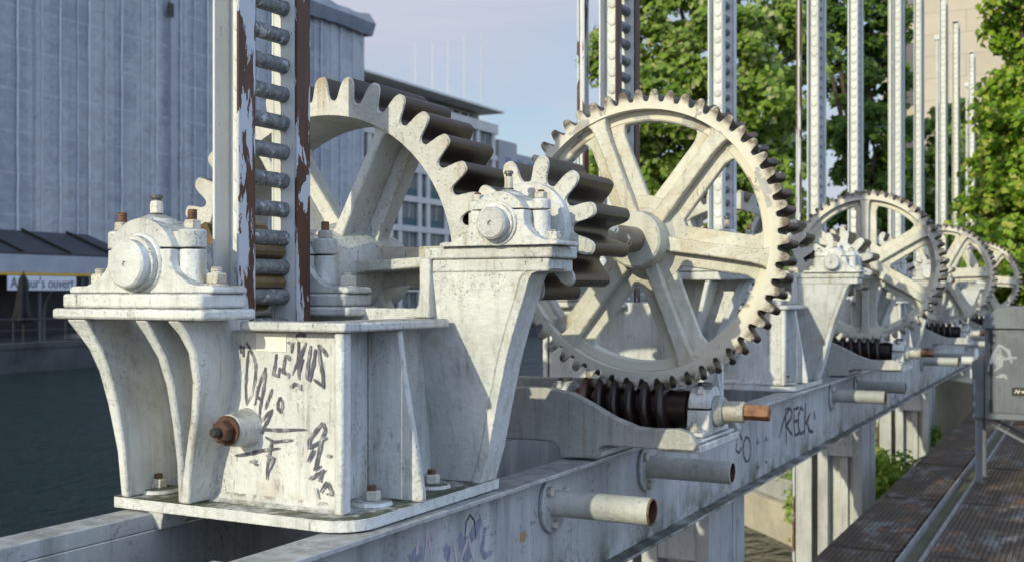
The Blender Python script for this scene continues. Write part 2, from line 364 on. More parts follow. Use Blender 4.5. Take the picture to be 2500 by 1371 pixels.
# --- big spur gear
def build_spur():
    c = AX_M; t = uthing('spur_gear', 'large white spur gear with thick rusty teeth on the {} hoist', 'gear', (c[0], 3.41, c[1]), 'large spur gears')
    mb = MB(); gear_ring(mb, c, tooth_outline(36, .604, .690), .552, [3.25, 3.41, 3.57], 1, 0, .007)
    obj('toothed_rim', mb, [M['gear'], M['flank']], t, 0, 32)
    for k in range(6):
        a = R(27+60*k); mb = MB()
        spoke(mb, c, a, spoke_poly(.13, .56, .075, .055, .05, .05), 3.40, 3.43)
        spoke(mb, c, a, [(.13, .026), (.2, .02), (.5, .017), (.535, .022), (.558, .04)], 3.262, 3.3995)
        spoke(mb, c, a, [(.13, .026), (.2, .02), (.5, .017), (.535, .022), (.558, .04)], 3.4305, 3.558)
        obj('spoke', mb, M['gear'], t, .006)
    mb = MB(); mb.lathe([(.07, 3.17), (.125, 3.17), (.14, 3.185), (.145, 3.26), (.175, 3.36), (.175, 3.46), (.145, 3.56), (.14, 3.64), (.07, 3.64)], 'y', (c[0], 0, c[1]), 48)
    obj('hub', mb, M['gear'], t)
# --- pinion
def build_pinion():
    c = AX_P; t = uthing('pinion_gear', 'small eleven-tooth pinion with dark rusty flanks on the {} hoist', 'pinion', (c[0], 3.41, c[1]), 'drive pinions')
    pr = [(.50, 0), (.42, .01), (.35, .06), (.30, .17), (.27, .32), (.25, .5), (.225, .68), (.185, .84), (.13, .95), (.06, .995), (.015, 1.0)]
    off = R(10.5); ol = [(a+off, r) for a, r in tooth_outline(11, .150, .236, pr)]
    mb = MB(); gear_ring(mb, c, ol, .10, [3.262, 3.41, 3.562], 1, 0, .008)
    obj('teeth', mb, [M['gear'], M['flank']], t, 0, 32)
    mb = MB(); mb.lathe([(.05, 3.225), (.138, 3.225), (.146, 3.233), (.146, 3.262)], 'y', (c[0], 0, c[1]), 56); obj('end_disc', mb, M['white'], t)
    mb = MB(); mb.lathe([(.13, 3.562), (.13, 3.585), (.05, 3.585)], 'y', (c[0], 0, c[1]), 48); obj('end_disc', mb, M['white'], t)
# --- shafts
def shaft(label, c, y0, y1, r, cat='shaft', name='shaft'):
    t = uthing(name, label, cat, (c[0], y0, c[1]), None)
    mb = MB(); mb.lathe([(.006, y0+.006), (.008, y0), (r-.006, y0), (r, y0+.006), (r, y0+.59)], 'y', (c[0], 0, c[1]), 48, 0); mb.lathe([(r, y0+.59), (r, y1-.006), (r-.006, y1)], 'y', (c[0], 0, c[1]), 48, 1)
    obj('shaft_rod', mb, [M['white'], M['shaftw']], t)
    mb = MB(); mb.lathe([(r+.002, y0+.03), (r+.010, y0+.032), (r+.012, y0+.05), (r+.012, y0+.13)], 'y', (c[0], 0, c[1]), 48)
    obj('collar', mb, M['white'], t)
    return t
# --- rack pinion inside the pin ladder
def build_rack_pinion(dy, label):
    c = AX_M; t = uthing('rack_pinion', label, 'pinion', (c[0], 2.8+dy, c[1]), 'rack pinions')
    pr = [(.5, 0), (.38, .0), (.30, .12), (.25, .35), (.22, .6), (.17, .85), (.08, 1)]
    ol = [(a+R(22), r) for a, r in tooth_outline(8, .088, .150, pr)]
    mb = MB(); gear_ring(mb, c, ol, .06, [2.71+dy, 2.885+dy], 1, 0, .004)
    obj('teeth', mb, [M['brass'], M['brass']], t, 0, 30)
# --- pillow blocks
def pillow(label, cx, za, zb, y0, y1, Rd, wf, tf, ww, zs, zw, tr, tx, fx, group, cup=True, nr=.026, stud=.028):
    ym = (y0+y1)/2
    t = uthing('pillow_block', label, 'bearing', (cx, ym, zb), group)
    mb = MB(); b = Rd*.92
    pl = [(cx-wf, zb), (cx-wf, zb+tf*.7), (cx-wf+.012, zb+tf), (cx-b-.085*Rd/.134-.01, zb+tf)]
    H = zs-zb-tf
    for i in range(1, 9):
        u = i/8; pl.append((cx-b-.085*Rd/.134*(1-u)**2.2, zb+tf+H*.75*u))
    pl.append((cx-b, zs))
    pl += [(2*cx-x, z) for x, z in reversed(pl)]
    mb.prism(pl, 'y', y0, y1)
    for s in (-1, 1): mb.lathe([(tr*1.5, zb+tf*.5), (tr*1.15, zb+tf+.018), (tr, zb+tf+.05), (tr, zs)], 'z', (cx+s*tx, ym, 0), 28)
    mb.lathe([(Rd*.66, y0-.006), (Rd*.69, y0-.003), (Rd*.69, y0+.01)], 'y', (cx, 0, za), 48)
    bb = obj('bearing_base', mb, M['white'], t, .005)
    mb = MB(); pl = [(cx-Rd, zs+.004)]; a0 = math.asin(min(1, (zs-za)/Rd))
    n = 22
    pl = [(cx-Rd*math.cos(a0+(math.pi-2*a0)*i/n), za+Rd*math.sin(a0+(math.pi-2*a0)*i/n)+(.004 if i in (0, n) else 0)) for i in range(n+1)]
    mb.prism(pl, 'y', y0+.004, y1-.004)
    for s in (-1, 1):
        mb.lathe([(tr+.001, zs+.004), (tr+.001, zw-.006), (tr-.005, zw)], 'z', (cx+s*tx, ym, 0), 28)
        x0, x1 = sorted((cx+s*tx, cx+s*Rd*.45)); mb.box(x0, x1, ym-tr*.92, ym+tr*.92, zs+.005, zw-.008)
    if cup: mb.lathe([(Rd*.5, za+Rd*.86), (Rd*.42, za+Rd*1.0), (Rd*.24, za+Rd*1.07), (Rd*.22, za+Rd*1.09)], 'z', (cx, ym, 0), 28)
    bc = obj('bearing_cap', mb, M['white'], t, .005)
    for s in (-1, 1):
        mb = MB(); mb.hexnut((cx+s*tx, ym, zw), nr, nr*1.0, 'z', stud); obj('nut', mb, [M['nut'], M['rust']], bc)
        mb = MB(); mb.lathe([(nr*1.35, zb+tf), (nr*1.3, zb+tf+.005)], 'z', (cx+s*fx, ym, 0), 24); mb.hexnut((cx+s*fx, ym, zb+tf+.005), nr*1.18, nr*1.2, 'z', stud*.5, 0, 0); obj('nut', mb, [M['nut'], M['nut']], bb)
    if cup:
        zt = za+Rd*1.09; mb = MB(); k = nr*.72
        mb.lathe([(k*1.05, zt), (k*1.05, zt+.006)], 'z', (cx, ym, 0), 16, 1); mb.lathe([(k, zt+.006), (k, zt+.035), (k*.8, zt+.042)], 'z', (cx, ym, 0), 8, 0)
        mb.lathe([(k*.7, zt+.042), (k*.7, zt+.049), (k, zt+.05), (k, zt+.058), (k*.9, zt+.06)], 'z', (cx, ym, 0), 16, 1); obj('oil_cup', mb, [M['nut'], M['glassy']], bc)
    return t
# --- the cast box with its pedestal; returns parts as (name, MB, mats, bevel)
def arc(cx, cy, r, a0, a1, n=8): return [(cx+r*math.cos(R(a0+(a1-a0)*i/n)), cy+r*math.sin(R(a0+(a1-a0)*i/n))) for i in range(n+1)]
def casting_parts():
    P = []
    mb = MB()
    pl = [(-2.645, 3.28), (-2.645, 2.46), (-2.635, 2.45), (-1.87, 2.45)]+arc(-1.87, 2.56, .11, -90, 0)[1:]+[(-1.76, 3.28)]
    mb.prism(pl, 'z', -.645, -.612); mb.box(-2.62, -2.50, 2.50, 3.25, -.6495, -.6455); mb.box(-1.86, -1.77, 2.57, 3.25, -.6495, -.6455)
    mb.loft([[(-2.50, 2.455, -.6455), (-2.44, 2.455, -.6455), (-2.44, 2.60, -.6455), (-2.50, 2.60, -.6455)], [(-2.48, 2.47, -.70), (-2.465, 2.47, -.70), (-2.465, 2.56, -.70), (-2.48, 2.56, -.70)]])
    for x, y in ((-1.868, 2.70), (-1.868, 3.03), (-2.575, 2.57)): mb.lathe([(.062, -.612), (.056, -.600), (.05, -.598)], 'z', (x, y, 0), 28)
    P.append(('base_plate', mb, M['base'], .007))
    for x, y in ((-1.868, 2.70), (-1.868, 3.03), (-2.575, 2.57)):
        mb = MB(); mb.hexnut((x, y, -.598), .026, .028, 'z', .012, 0, 1, .5); P.append(('nut', mb, [M['nut'], M['rust']], 0))
    mb = MB()                                              # box walls
    mb.box(-2.34, -1.8682, 2.55, 2.58, -.6118, -.1072)
    mb.box(-1.868, -1.838, 2.515, 2.56, -.6118, -.1072)
    mb.box(-1.975, -1.948, 2.581, 3.16, -.6118, -.1072)
    mb.box(-2.62, -1.976, 3.10, 3.13, -.6118, -.0472)
    mb.box(-2.66, -2.63, 2.70, 3.13, -.6118, -.0752)
    P.append(('box_wall', mb, M['white'], .008))
    mb = MB()                                              # fillets where the front panel meets the base
    mb.prism([(2.5499, -.6117), (2.5499, -.585), (2.542, -.602), (2.525, -.6117)], 'x', -2.33, -1.869); P.append(('fillet', mb, M['white'], 0))
    mb = MB(); mb.box(-2.19, -1.82, 2.50, 2.575, -.107, -.079); mb.box(-1.985, -1.82, 2.576, 3.06, -.107, -.0795); P.append(('top_rim', mb, M['white'], .007))
    mb = MB(); mb.prism([(-1.947, -.1075), (-1.835, -.1075), (-1.828, -.16), (-1.805, -.30), (-1.775, -.46), (-1.752, -.585), (-1.752, -.6117), (-1.947, -.6117)], 'y', 2.79, 2.815); P.append(('gusset', mb, M['white'], .006))
    # pedestal of the pinion bearing: leaning face plate, side flange, ribs behind
    def yf(z): return 3.055+.11*max(0, (.10-z)/.72)
    right = [(1350, 655), (1318, 659), (1298, 668), (1288, 690), (1280, 724), (1256, 800), (1237, 871), (1213, 990), (1193, 1100), (1180, 1190)]
    rz = []
    for px, py in right:
        z = pt(px, py, Y=3.1).z
        for _ in range(4): q = pt(px, py, Y=yf(z)); z = q.z
        rz.append((q.x, q.z))
    rz[-1] = (-1.768, -.6117)
    def frame(xa, xb, z, ya, yb): return [(xa, ya, z), (xb, ya, z), (xb, yb, z), (xa, yb, z)]
    mb = MB(); rings = []
    for x, z in rz: rings.append(frame(-1.975 if z < -.08 else -1.90, x-.03, z, yf(z), yf(z)+.03))
    mb.loft(rings)
    P.append(('pedestal_face', mb, M['white'], .004))
    mb = MB(); rings = [frame(x-.0295, x, z, yf(z)-.001, yf(z)+.11) for x, z in rz]; mb.loft(rings); P.append(('side_flange', mb, M['white'], .006))
    mb = MB()
    lip = [(-1.925, .112), (-1.925, -.0), (-1.93, -.035), (-1.948, -.062), (-1.98, -.078), (-1.885, -.078), (-1.885, .112)]
    mb.prism(lip, 'y', 3.045, 3.25)
    mb.loft([frame(xt-.012, xt+.012, z, yf(z)+.0305, 3.25) for z, xt in ((.065, -1.70), (-.25, -1.775), (-.6117, -1.87))])
    P.append(('rib', mb, M['white'], .006))
    mb = MB(); mb.box(-1.91, -1.457, 3.05, 3.24, .108, .146); mb.box(-1.883, -1.47, 3.056, 3.235, .066, .1075); P.append(('bearing_seat', mb, M['white'], .006))
    # bracket under the main shaft bearing
    mb = MB()
    mb.box(-2.77, -2.172, 2.335, 2.552, -.0752, -.0432); mb.box(-2.745, -2.195, 2.352, 2.538, -.043, -.0); P.append(('bearing_seat', mb, M['white'], .009))
    mb = MB(); mb.box(-2.77, -2.172, 3.005, 3.185, -.0752, -.0432); mb.box(-2.745, -2.195, 3.015, 3.175, -.043, -.0); P.append(('bearing_seat', mb, M['white'], .009))
    E = [([(160, 790), (185, 810), (215, 850), (240, 905), (262, 985), (285, 1100), (295, 1225)], [(208, 790), (224, 815), (246, 865), (266, 935), (286, 1010), (303, 1105), (313, 1222)]),
         ([(326, 785), (350, 815), (382, 870), (404, 940), (420, 1040), (430, 1130), (434, 1222)], [(356, 785), (374, 815), (402, 870), (422, 940), (436, 1040), (444, 1130), (446, 1222)]),
         ([(405, 785), (434, 815), (458, 860), (468, 930), (464, 1020), (450, 1120), (438, 1222)], [(436, 785), (456, 815), (476, 860), (486, 930), (481, 1020), (467, 1120), (462, 1222)])]
    for k, (A, B) in enumerate(E):
        mb = MB(); rings = []; yb = (2.70, 2.66, 2.60)[k]
        for i, ((ax_, ay), (bx, by)) in enumerate(zip(A, B)):
            y = 2.345+.105*(i/6)**.8; a = pt(ax_, ay, Y=y); b = pt(bx, by, Y=y); z = (-.0755 if i == 0 else -.6118 if i == 6 else a.z)
            rings.append([(a.x, y, z), (b.x, y, z), (a.x+.026 if k == 0 else b.x+.004, yb, z), (a.x-.004, yb, z)])
        mb.loft(rings); P.append(('bracket_rib', mb, M['white'], .007))
    mb = MB(); mb.box(-2.635, -2.40, 2.655, 2.685, -.6118, -.0755); mb.box(-2.43, -2.31, 2.59, 2.615, -.6118, -.0755); P.append(('bracket_web', mb, M['white'], .004))
    mb = MB(); c = pt(603, 1043, Y=2.55)                   # round boss and bolt on the front panel
    mb.lathe([(.058, 2.55), (.052, 2.54), (.050, 2.50), (.046, 2.475), (.040, 2.47)], 'y', (c.x, 0, c.z), 36); P.append(('boss', mb, M['white'], 0))
    mb = MB(); mb.lathe([(.043, 2.47), (.044, 2.462)], 'y', (c.x, 0, c.z), 30); mb.hexnut((c.x, 2.462, c.z), .033, -.032, 'y', 0); mb.lathe([(.014, 2.43), (.014, 2.41), (.011, 2.405)], 'y', (c.x, 0, c.z), 14, 1); P.append(('bolt', mb, [M['rustd'], M['dark']], 0))
    return P
GR = [[(80, 180), (85, 245)], [(103, 190), (103, 270)], [(140, 220), (130, 330), (120, 480), (125, 620)], [(125, 165), (150, 210), (180, 275), (195, 330), (190, 430), (165, 540), (125, 620)],
 [(265, 345), (235, 430), (205, 520), (187, 620)], [(265, 345), (262, 430), (245, 540), (225, 640), (222, 690)], [(195, 550), (240, 590)], [(315, 500), (290, 570), (262, 650)],
 [(222, 690), (215, 755), (265, 700), (312, 655), (285, 730), (245, 790), (235, 825)], [(372, 560), (390, 600), (388, 640), (372, 670), (355, 640), (356, 600), (372, 560)],
 [(345, 245), (335, 330), (325, 395), (360, 410), (370, 345)], [(425, 165), (460, 170), (455, 240)], [(412, 255), (400, 330), (393, 382), (435, 395), (430, 425)], [(405, 260), (440, 270), (435, 295)],
 [(507, 155), (505, 300), (510, 435)], [(562, 160), (520, 270), (455, 400)], [(540, 280), (505, 400)], [(490, 118), (520, 105), (560, 118)], [(597, 185), (580, 300), (565, 415), (592, 445)], [(632, 210), (620, 300), (600, 390), (590, 445)],
 [(655, 180), (705, 240), (712, 265)], [(655, 180), (665, 300), (685, 400), (690, 500)], [(618, 430), (690, 485)], [(450, 490), (480, 465), (522, 475), (520, 510)],
 [(240, 825), (250, 792), (350, 800), (560, 795)], [(270, 850), (330, 885), (465, 870)], [(315, 880), (300, 960), (285, 1060), (280, 1160)], [(275, 985), (330, 1000), (290, 1100)],
 [(50, 985), (150, 970), (250, 945), (370, 930)], [(160, 1030), (205, 1020)], [(190, 1045), (212, 1048)], [(685, 745), (640, 800), (590, 870), (585, 930), (640, 900), (715, 850)],
 [(690, 745), (705, 800), (680, 870), (660, 960), (640, 1050), (625, 1095)], [(625, 940), (580, 1030)], [(720, 990), (750, 980)], [(625, 1085), (670, 1055)], [(590, 1155), (650, 1120), (705, 1085)],
 [(690, 1090), (665, 1150), (668, 1175)], [(670, 1250), (720, 1175), (760, 1262), (720, 1265)], [(635, 1215), (655, 1295)]]
def graffiti_front(parent):
    mb = MB()
    for k, st in enumerate(GR):
        pts = [pt(560+x/2.98, 780+y/2.98, Y=2.5492) for x, y in st]; mb.ribbon(pts, .0105 if k < 24 else .0092, (0, -1, 0))
    for k in range(2): mb.v = mb.v
    o = obj('graffiti', mb, M['ink'], parent); o['label'] = 'dark scrawled letters on the white front panel'
    a, b = pt(626, 812, Y=2.549), pt(699, 858, Y=2.549); mb = MB(); mb.box(a.x, b.x, 2.5475, 2.5494, b.z, a.z); obj('sticker', mb, M['sticker'], parent)
def build_castings():
    P = casting_parts()
    la = 'white box casting carrying the front bearings of the {} hoist'
    ta = uthing('gear_casting', la, 'casting', (-2.2, 2.85, -.65), 'front box castings')
    def put(P, root, mir):
        last = {}
        for n, mb, m, bv in P:
            par = last.get({'nut': 'base_plate', 'bolt': 'boss'}.get(n), root); last[n] = obj(n, mb.mirror_y(4.29) if mir else mb, m, par, bv)
    put(P, ta, False)
    tb = uthing('gear_casting', 'white ribbed casting standing behind the worm wheel of the {} hoist', 'casting', (-2.2, 5.73, -.65), 'rear box castings')
    put(P, tb, True)
    return ta, tb
# --- the toothed racks: two channels and round pins
def build_rack(dy, label, flake):
    t = uthing('pin_rack', label, 'rack', (-2.35, 2.79+dy, -.6), 'tall pin racks')
    x0, x1 = -2.402, -2.297; z0, z1 = -.62, 5.05
    for side in (0, 1):
        ya, yb = (2.62, 2.697) if side == 0 else (2.897, 2.968)
        wy0, wy1 = (yb-.010, yb) if side == 0 else (ya, ya+.010)
        mb = MB(); mb.box(x0+.0102, x1-.0102, wy0+dy, wy1+dy, z0, z1)
        mb.box(x0, x0+.010, ya+dy, yb+dy, z0, z1); mb.box(x1-.010, x1, ya+dy, yb+dy, z0, z1, 1)
        mb.box(x0-.004, x1+.004, ya+dy-.003, yb+dy+.003, z1+.0005, z1+.02)
        obj('channel', mb, [M['rackw'], M['flake'] if flake == 1 else M['flake2']], t, .003)
    n = int((z1-z0)/.0935); me = None
    for k in range(n):
        z = z0+.05+k*.0935
        if me is None:
            mb = MB(); mb.lathe([(.009, 2.6785), (.019, 2.6795), (.025, 2.6825), (.0275, 2.6865)], 'y', (-2.35, 0, 0), 20, 0)
            mb.lathe([(.0255, 2.6975), (.0255, 2.8965)], 'y', (-2.35, 0, 0), 18, 1)
            mb.lathe([(.0275, 2.9075), (.025, 2.912), (.019, 2.915), (.009, 2.916)], 'y', (-2.35, 0, 0), 20, 0)
            mb.v = [(x, y+dy, z_+z) for x, y, z_ in mb.v]; o = obj('pin', mb, [M['rackw'], M['pin'] if flake == 1 else M['pin2']], t); me = o
        else:
            o = me.copy(); COL.objects.link(o); o.location = (0, 0, k*.0935)
    return t
M['rackf'] = paint('rack_grey_paint', (.52, .54, .55), (.44, .46, .47), .66, .72, streak=.2, dirt=.2, bump=.15, edge=0)
M['flake2'] = rusty('mostly_rusted_flange', (.04, .017, .011), (.10, .036, .017), 26, .6, (.40, .42, .45), .60, (1, 1, .2))
M['pin2'] = rusty('pin_dark', (.05, .05, .052), (.22, .22, .22), 20, .5)
# --- worm, its cradle and bearings
def build_worm():
    yc, zc = 4.30, -.462
    t = uthing('worm_screw', 'dark greasy worm screw turning under the wheel of the {} hoist', 'worm', (-1.68, yc, zc), 'worm screws')
    mb = MB(); mb.lathe([(.05, -1.93), (.075, -1.925), (.075, -1.44), (.05, -1.435)], 'x', (0, yc, zc), 28)
    n = 26; turns = 6.3; pitch = .0655; xs = -1.895; rings = []
    pr = [(-.023, .07), (-.019, .105), (-.012, .122), (0, .127), (.012, .122), (.019, .105), (.023, .07)]
    tot = int(n*turns)
    for i in range(tot+1):
        a = 2*math.pi*i/n; x = xs+pitch*i/n; k = min(1, i/8, (tot-i)/8); ring = []
        for dx, r in pr: rr = .07+(r-.07)*max(.05, k); ring.append((x+dx, yc+rr*math.cos(a), zc+rr*math.sin(a)))
        rings.append(ring)
    mb.loft(rings); obj('thread', mb, M['dark2'], t, 0, 50)
    mb = MB(); mb.lathe([(.07, -1.4345), (.07, -1.428), (.078, -1.425), (.078, -1.41)], 'x', (0, yc, zc), 28); obj('collar', mb, M['dark'], t)
    mb = MB(); mb.lathe([(.042, -1.31), (.042, -1.225), (.039, -1.22)], 'x', (0, yc, zc), 28); mb.lathe([(.062, -1.335), (.062, -1.312), (.052, -1.30)], 'x', (0, yc, zc), 28, 1); obj('shaft_end', mb, [M['nut'], M['pipe']], t)
    mb = MB(); mb.lathe([(.034, -1.22), (.0345, -1.128), (.031, -1.122)], 'x', (0, yc, zc), 4, 0, a0=.3); obj('square_drive', mb, M['rust2'], t, .004)
M['dark2'] = rusty('oily_dark_steel', (.005, .004, .004), (.035, .015, .008), 9, .36)
M['rust2'] = rusty('bright_rust', (.11, .045, .018), (.30, .14, .055), 26, .6, (.35, .33, .28), .66)
def build_cradle():
    t = uthing('worm_cradle', 'grey white cradle with curved arms under the worm of the {} hoist', 'cradle', (-1.8, 4.3, -.65), 'worm cradles')
    top = [(1225, 944), (1250, 943), (1330, 946), (1395, 958), (1440, 983), (1500, 1019), (1555, 1042), (1590, 1046), (1655, 1047), (1684, 1058), (1700, 1085), (1694, 1101)]
    bot = [(1560, 1093), (1475, 1087), (1460, 1094), (1457, 1117), (1366, 1117), (1362, 1090), (1350, 1078), (1330, 1075), (1225, 1070)]
    pl = []
    for px, py in top+bot:
        q = pt(px, py, Y=4.0); pl.append((q.x, q.z))
    k = len(top)
    pl = [(-2.50, pl[0][1])]+pl+[(-2.50, pl[-1][1])]
    pl = [(x, max(z, -.6485)) for x, z in pl]
    for y in (4.0, 4.555):
        mb = MB(); mb.prism(pl, 'y', y, y+.045); obj('arm', mb, M['beamw'], t, .006)
    mb = MB(); mb.box(-1.475, -1.315, 4.0452, 4.5548, -.600, -.567); mb.box(-1.46, -1.325, 4.08, 4.52, -.5668, -.552); obj('bed', mb, M['white'], t, .006)
    mb = MB(); mb.box(-2.06, -1.92, 4.0452, 4.5548, -.590, -.562); obj('bed', mb, M['white'], t, .006)
    mb = MB(); mb.box(-1.86, -1.74, 4.0452, 4.5548, -.6485, -.625); obj('tie', mb, M['white'], t, .006)
    return t
def worm_block(x0, x1, label, group):
    yc, zc, zb = 4.30, -.462, -.5515 if x0 > -1.7 else -.5615
    t = uthing('worm_bearing', label, 'bearing', ((x0+x1)/2, yc, zb), group)
    pl = [(yc-.17, zb), (yc-.17, zb+.02), (yc-.10, zb+.025), (yc-.09, zc+.008), (yc+.09, zc+.008), (yc+.10, zb+.025), (yc+.17, zb+.02), (yc+.17, zb)]
    mb = MB(); mb.prism(pl, 'x', x0, x1); bb = obj('bearing_base', mb, M['white'], t, .006)
    pl = [(yc-.09, zc+.014)]+[(yc-.09*math.cos(R(a)), zc+.02+.078*math.sin(R(a))) for a in range(10, 171, 16)]+[(yc+.09, zc+.014)]
    mb = MB(); mb.prism(pl, 'x', x0+.003, x1-.003); bc = obj('bearing_cap', mb, M['white'], t, .005)
    for s in (-1, 1):
        mb = MB(); mb.hexnut(((x0+x1)/2, yc+s*.062, zc+.07), .02, .018, 'z', .008); obj('nut', mb, M['nut'], bc)
        mb = MB(); mb.hexnut(((x0+x1)/2, yc+s*.138, zb+.02), .022, .02, 'z', .01); obj('nut', mb, M['nut'], bb)
    mb = MB(); mb.lathe([(.03, zc+.097), (.03, zc+.108), (.026, zc+.11)], 'z', ((x0+x1)/2, yc, 0), 16); obj('oil_cap', mb, M['glassy'], bc)
M['beamw'] = paint('cradle_paint', (.50, .50, .46), (.38, .38, .36), .6, .64, streak=.6, dirt=.6, chip_c=(.12, .12, .11))
def build_pipe(y, label, endm):
    t = uthing('stub_pipe', label, 'pipe', (-1.794, y, -.77), 'stub pipes on the girder')
    mb = MB(); z = -.772
    mb.lathe([(.049, -1.79), (.049, -1.402)], 'x', (0, y, z), 32, 0, False); mb.lathe([(.049, -1.402), (.049, -1.396), (.045, -1.394), (.0425, -1.396)], 'x', (0, y, z), 32, 1, False); mb.lathe([(.0425, -1.396), (.0425, -1.78)], 'x', (0, y, z), 32, 2, False)
    obj('pipe', mb, [M['pipe'], endm, M['rustd']], t)
    mb = MB(); mb.lathe([(.02, -1.7935), (.108, -1.7935), (.11, -1.79), (.11, -1.779), (.106, -1.776), (.05, -1.776)], 'x', (0, y, z), 40); fl_ = obj('flange', mb, M['beam'], t)
    for a in (20, 140, 260):
        mb = MB(); mb.hexnut((-1.776, y+.08*math.cos(R(a)), z+.08*math.sin(R(a))), .019, .017, 'x'); obj('nut', mb, M['nut'], fl_)
def build_rod(label):
    t = uthing('guide_rod', label, 'rod', (-2.55, 5.66, -.6), 'thin guide rods')
    mb = MB(); mb.box(-2.535, -2.524, 5.628, 5.66, -.62, 4.33, 1); mb.box(-2.5239, -2.508, 5.64, 5.652, -.62, 4.33); mb.box(-2.5079, -2.496, 5.64, 5.70, -.62, 4.33, 1); obj('angle_bar', mb, [M['rackw'], M['flake']], t)
    mb = MB(); mb.box(-2.56, -2.475, 5.615, 5.70, 4.331, 4.42); obj('end_clamp', mb, M['rackw'], t, .008)

build_wheel(); build_spur(); build_pinion()
shaft('thick white main shaft running under the racks of the {} hoist', AX_M, 2.333, 6.29, .070)
shaft('slim white pinion shaft through the worm wheel of the {} hoist', AX_P, 2.985, 5.60, .050)
build_rack_pinion(0, 'brown rack pinion inside the front pin rack of the {} hoist'); build_rack_pinion(3.0, 'brown rack pinion inside the rear pin rack of the {} hoist')
mainp = dict(Rd=.134, wf=.285, tf=.022, ww=.19, zs=.128, zw=.187, tr=.040, tx=.14, fx=.232)
pinp = dict(Rd=.100, wf=.205, tf=.014, ww=.125, zs=.255, zw=.2925, tr=.029, tx=.112, fx=.155)
pillow('big white bearing block capping the main shaft end of the {} hoist', AX_M[0], AX_M[1], 0.0005, 2.388, 2.53, group='main shaft bearings', **mainp)
pillow('big white bearing block between front rack and spur gear of the {} hoist', AX_M[0], AX_M[1], 0.0005, 3.022, 3.16, group='main shaft bearings', **mainp)
pillow('white bearing block in front of the rear rack of the {} hoist', AX_M[0], AX_M[1], 0.0005, 5.42, 5.56, group='main shaft bearings', **mainp)
pillow('white bearing block at the far shaft end of the {} hoist', AX_M[0], AX_M[1], 0.0005, 6.075, 6.218, group='main shaft bearings', **mainp)
pillow('small white bearing block in front of the pinion of the {} hoist', AX_P[0], AX_P[1], .1465, 3.03, 3.19, group='pinion shaft bearings', nr=.020, stud=.004, **pinp)
pillow('small white bearing block behind the worm wheel of the {} hoist', AX_P[0], AX_P[1], .1465, 5.36, 5.52, group='pinion shaft bearings', nr=.020, stud=.02, **pinp)
castA, castB = build_castings()
build_rack(0, 'tall white pin rack at the front of the {} hoist, close beside its box casting', True)
build_rack(3.0, 'tall white pin rack rising behind the worm wheel of the {} hoist', 2)
build_rod('thin rusty angle bar standing beside the rear rack of the {} hoist')
build_worm(); build_cradle()
worm_block(-1.425, -1.335, 'small white worm bearing beside the square drive of the {} hoist', 'worm bearings')
worm_block(-2.03, -1.95, 'small white worm bearing at the riverward worm end of the {} hoist', 'worm bearings')
build_pipe(3.75, 'stub pipe in front of the worm cradle of the {} hoist', M['pipe_end']); build_pipe(4.729, 'stub pipe behind the worm cradle of the {} hoist', M['pipe'])
PER = 4.92
CLEAN = {}
def clean(o):
    if o.type == 'MESH':
        if o.data.name not in CLEAN:
            d = o.data.copy(); CLEAN[o.data.name] = d
            for i, m in enumerate(d.materials):
                if m in (M['flake'], M['flake2']): d.materials[i] = M['rackf']
                elif m is M['pin']: d.materials[i] = M['pin2']
        o.data = CLEAN[o.data.name]
    for ch in o.children: clean(ch)
ROT = [0, -38.5, -10, -4, 12]
for k in range(1, 5):
    for o, lab in UNIT:
        c = copy_tree(o); c.location.y += PER*k; c['label'] = lab.format(ORD[k])
        if o.name.startswith('pin_rack'): clean(c)
        if o.name.startswith('guide_rod') and k > 1: clean(c)
        if o.name.startswith('guide_rod'): c.location.x += .03 if k == 1 else .075
        if lab.startswith('cream six'): c.rotation_euler.y = R(ROT[k])
graffiti_front(castA)
# ---------------------------------------------------------------- girders, piers
mb = MB(); mb.box(-1.872, -1.73, -3, 29, -.666, -.65); mb.box(-1.806, -1.794, -3, 29, -1.0995, -.6662); mb.box(-1.872, -1.73, -3, 29, -1.113, -1.10)
gird = thing('girder', 'long grey white girder with tags and stub pipes along the walkway', 'girder', (-1.8, 2, -1.11))
obj('steel_beam', mb, M['beam'], gird, .003)
for k in range(5):
    for px, py in ((1849, 1075), (1870, 1067), (1849, 1135), (1870, 1122)):
        q = pt(px, py, X=-1.794); mb = MB(); mb.lathe([(.020, -1.7939), (.017, -1.785), (.009, -1.780), (.002, -1.779)], 'x', (0, q.y+PER*k, q.z), 16); obj('rivet', mb, M['beam'], gird)
RK = [[(1035, 748), (1062, 640), (1090, 555), (1130, 488)], [(1088, 500), (1092, 620), (1098, 805)], [(1092, 505), (1128, 498), (1142, 530), (1132, 590), (1095, 640), (1122, 690), (1148, 722)], [(1160, 500), (1160, 610), (1166, 726)], [(1160, 508), (1200, 490)], [(1160, 612), (1190, 600)], [(1166, 726), (1205, 705)],
      [(1238, 512), (1214, 492), (1196, 560), (1196, 660), (1216, 715), (1242, 688)], [(1256, 458), (1250, 600), (1246, 726)], [(1296, 540), (1270, 600), (1250, 632)], [(1264, 610), (1290, 690), (1320, 694)], [(1330, 522), (1333, 592)], [(700, 700), (725, 765)], [(682, 740), (674, 850), (700, 872), (722, 820)],
      [(765+32*math.cos(a/10*2*math.pi), 840+105*math.sin(a/10*2*math.pi)) for a in range(11)]]
mb = MB()
for k, st in enumerate(RK): mb.ribbon([pt(1600+x/3.428, 850+y/3.428, X=-1.7932) for x, y in st], .024 if k < 12 else .011, (1, 0, 0))
obj('graffiti', mb, M['spray'], gird)
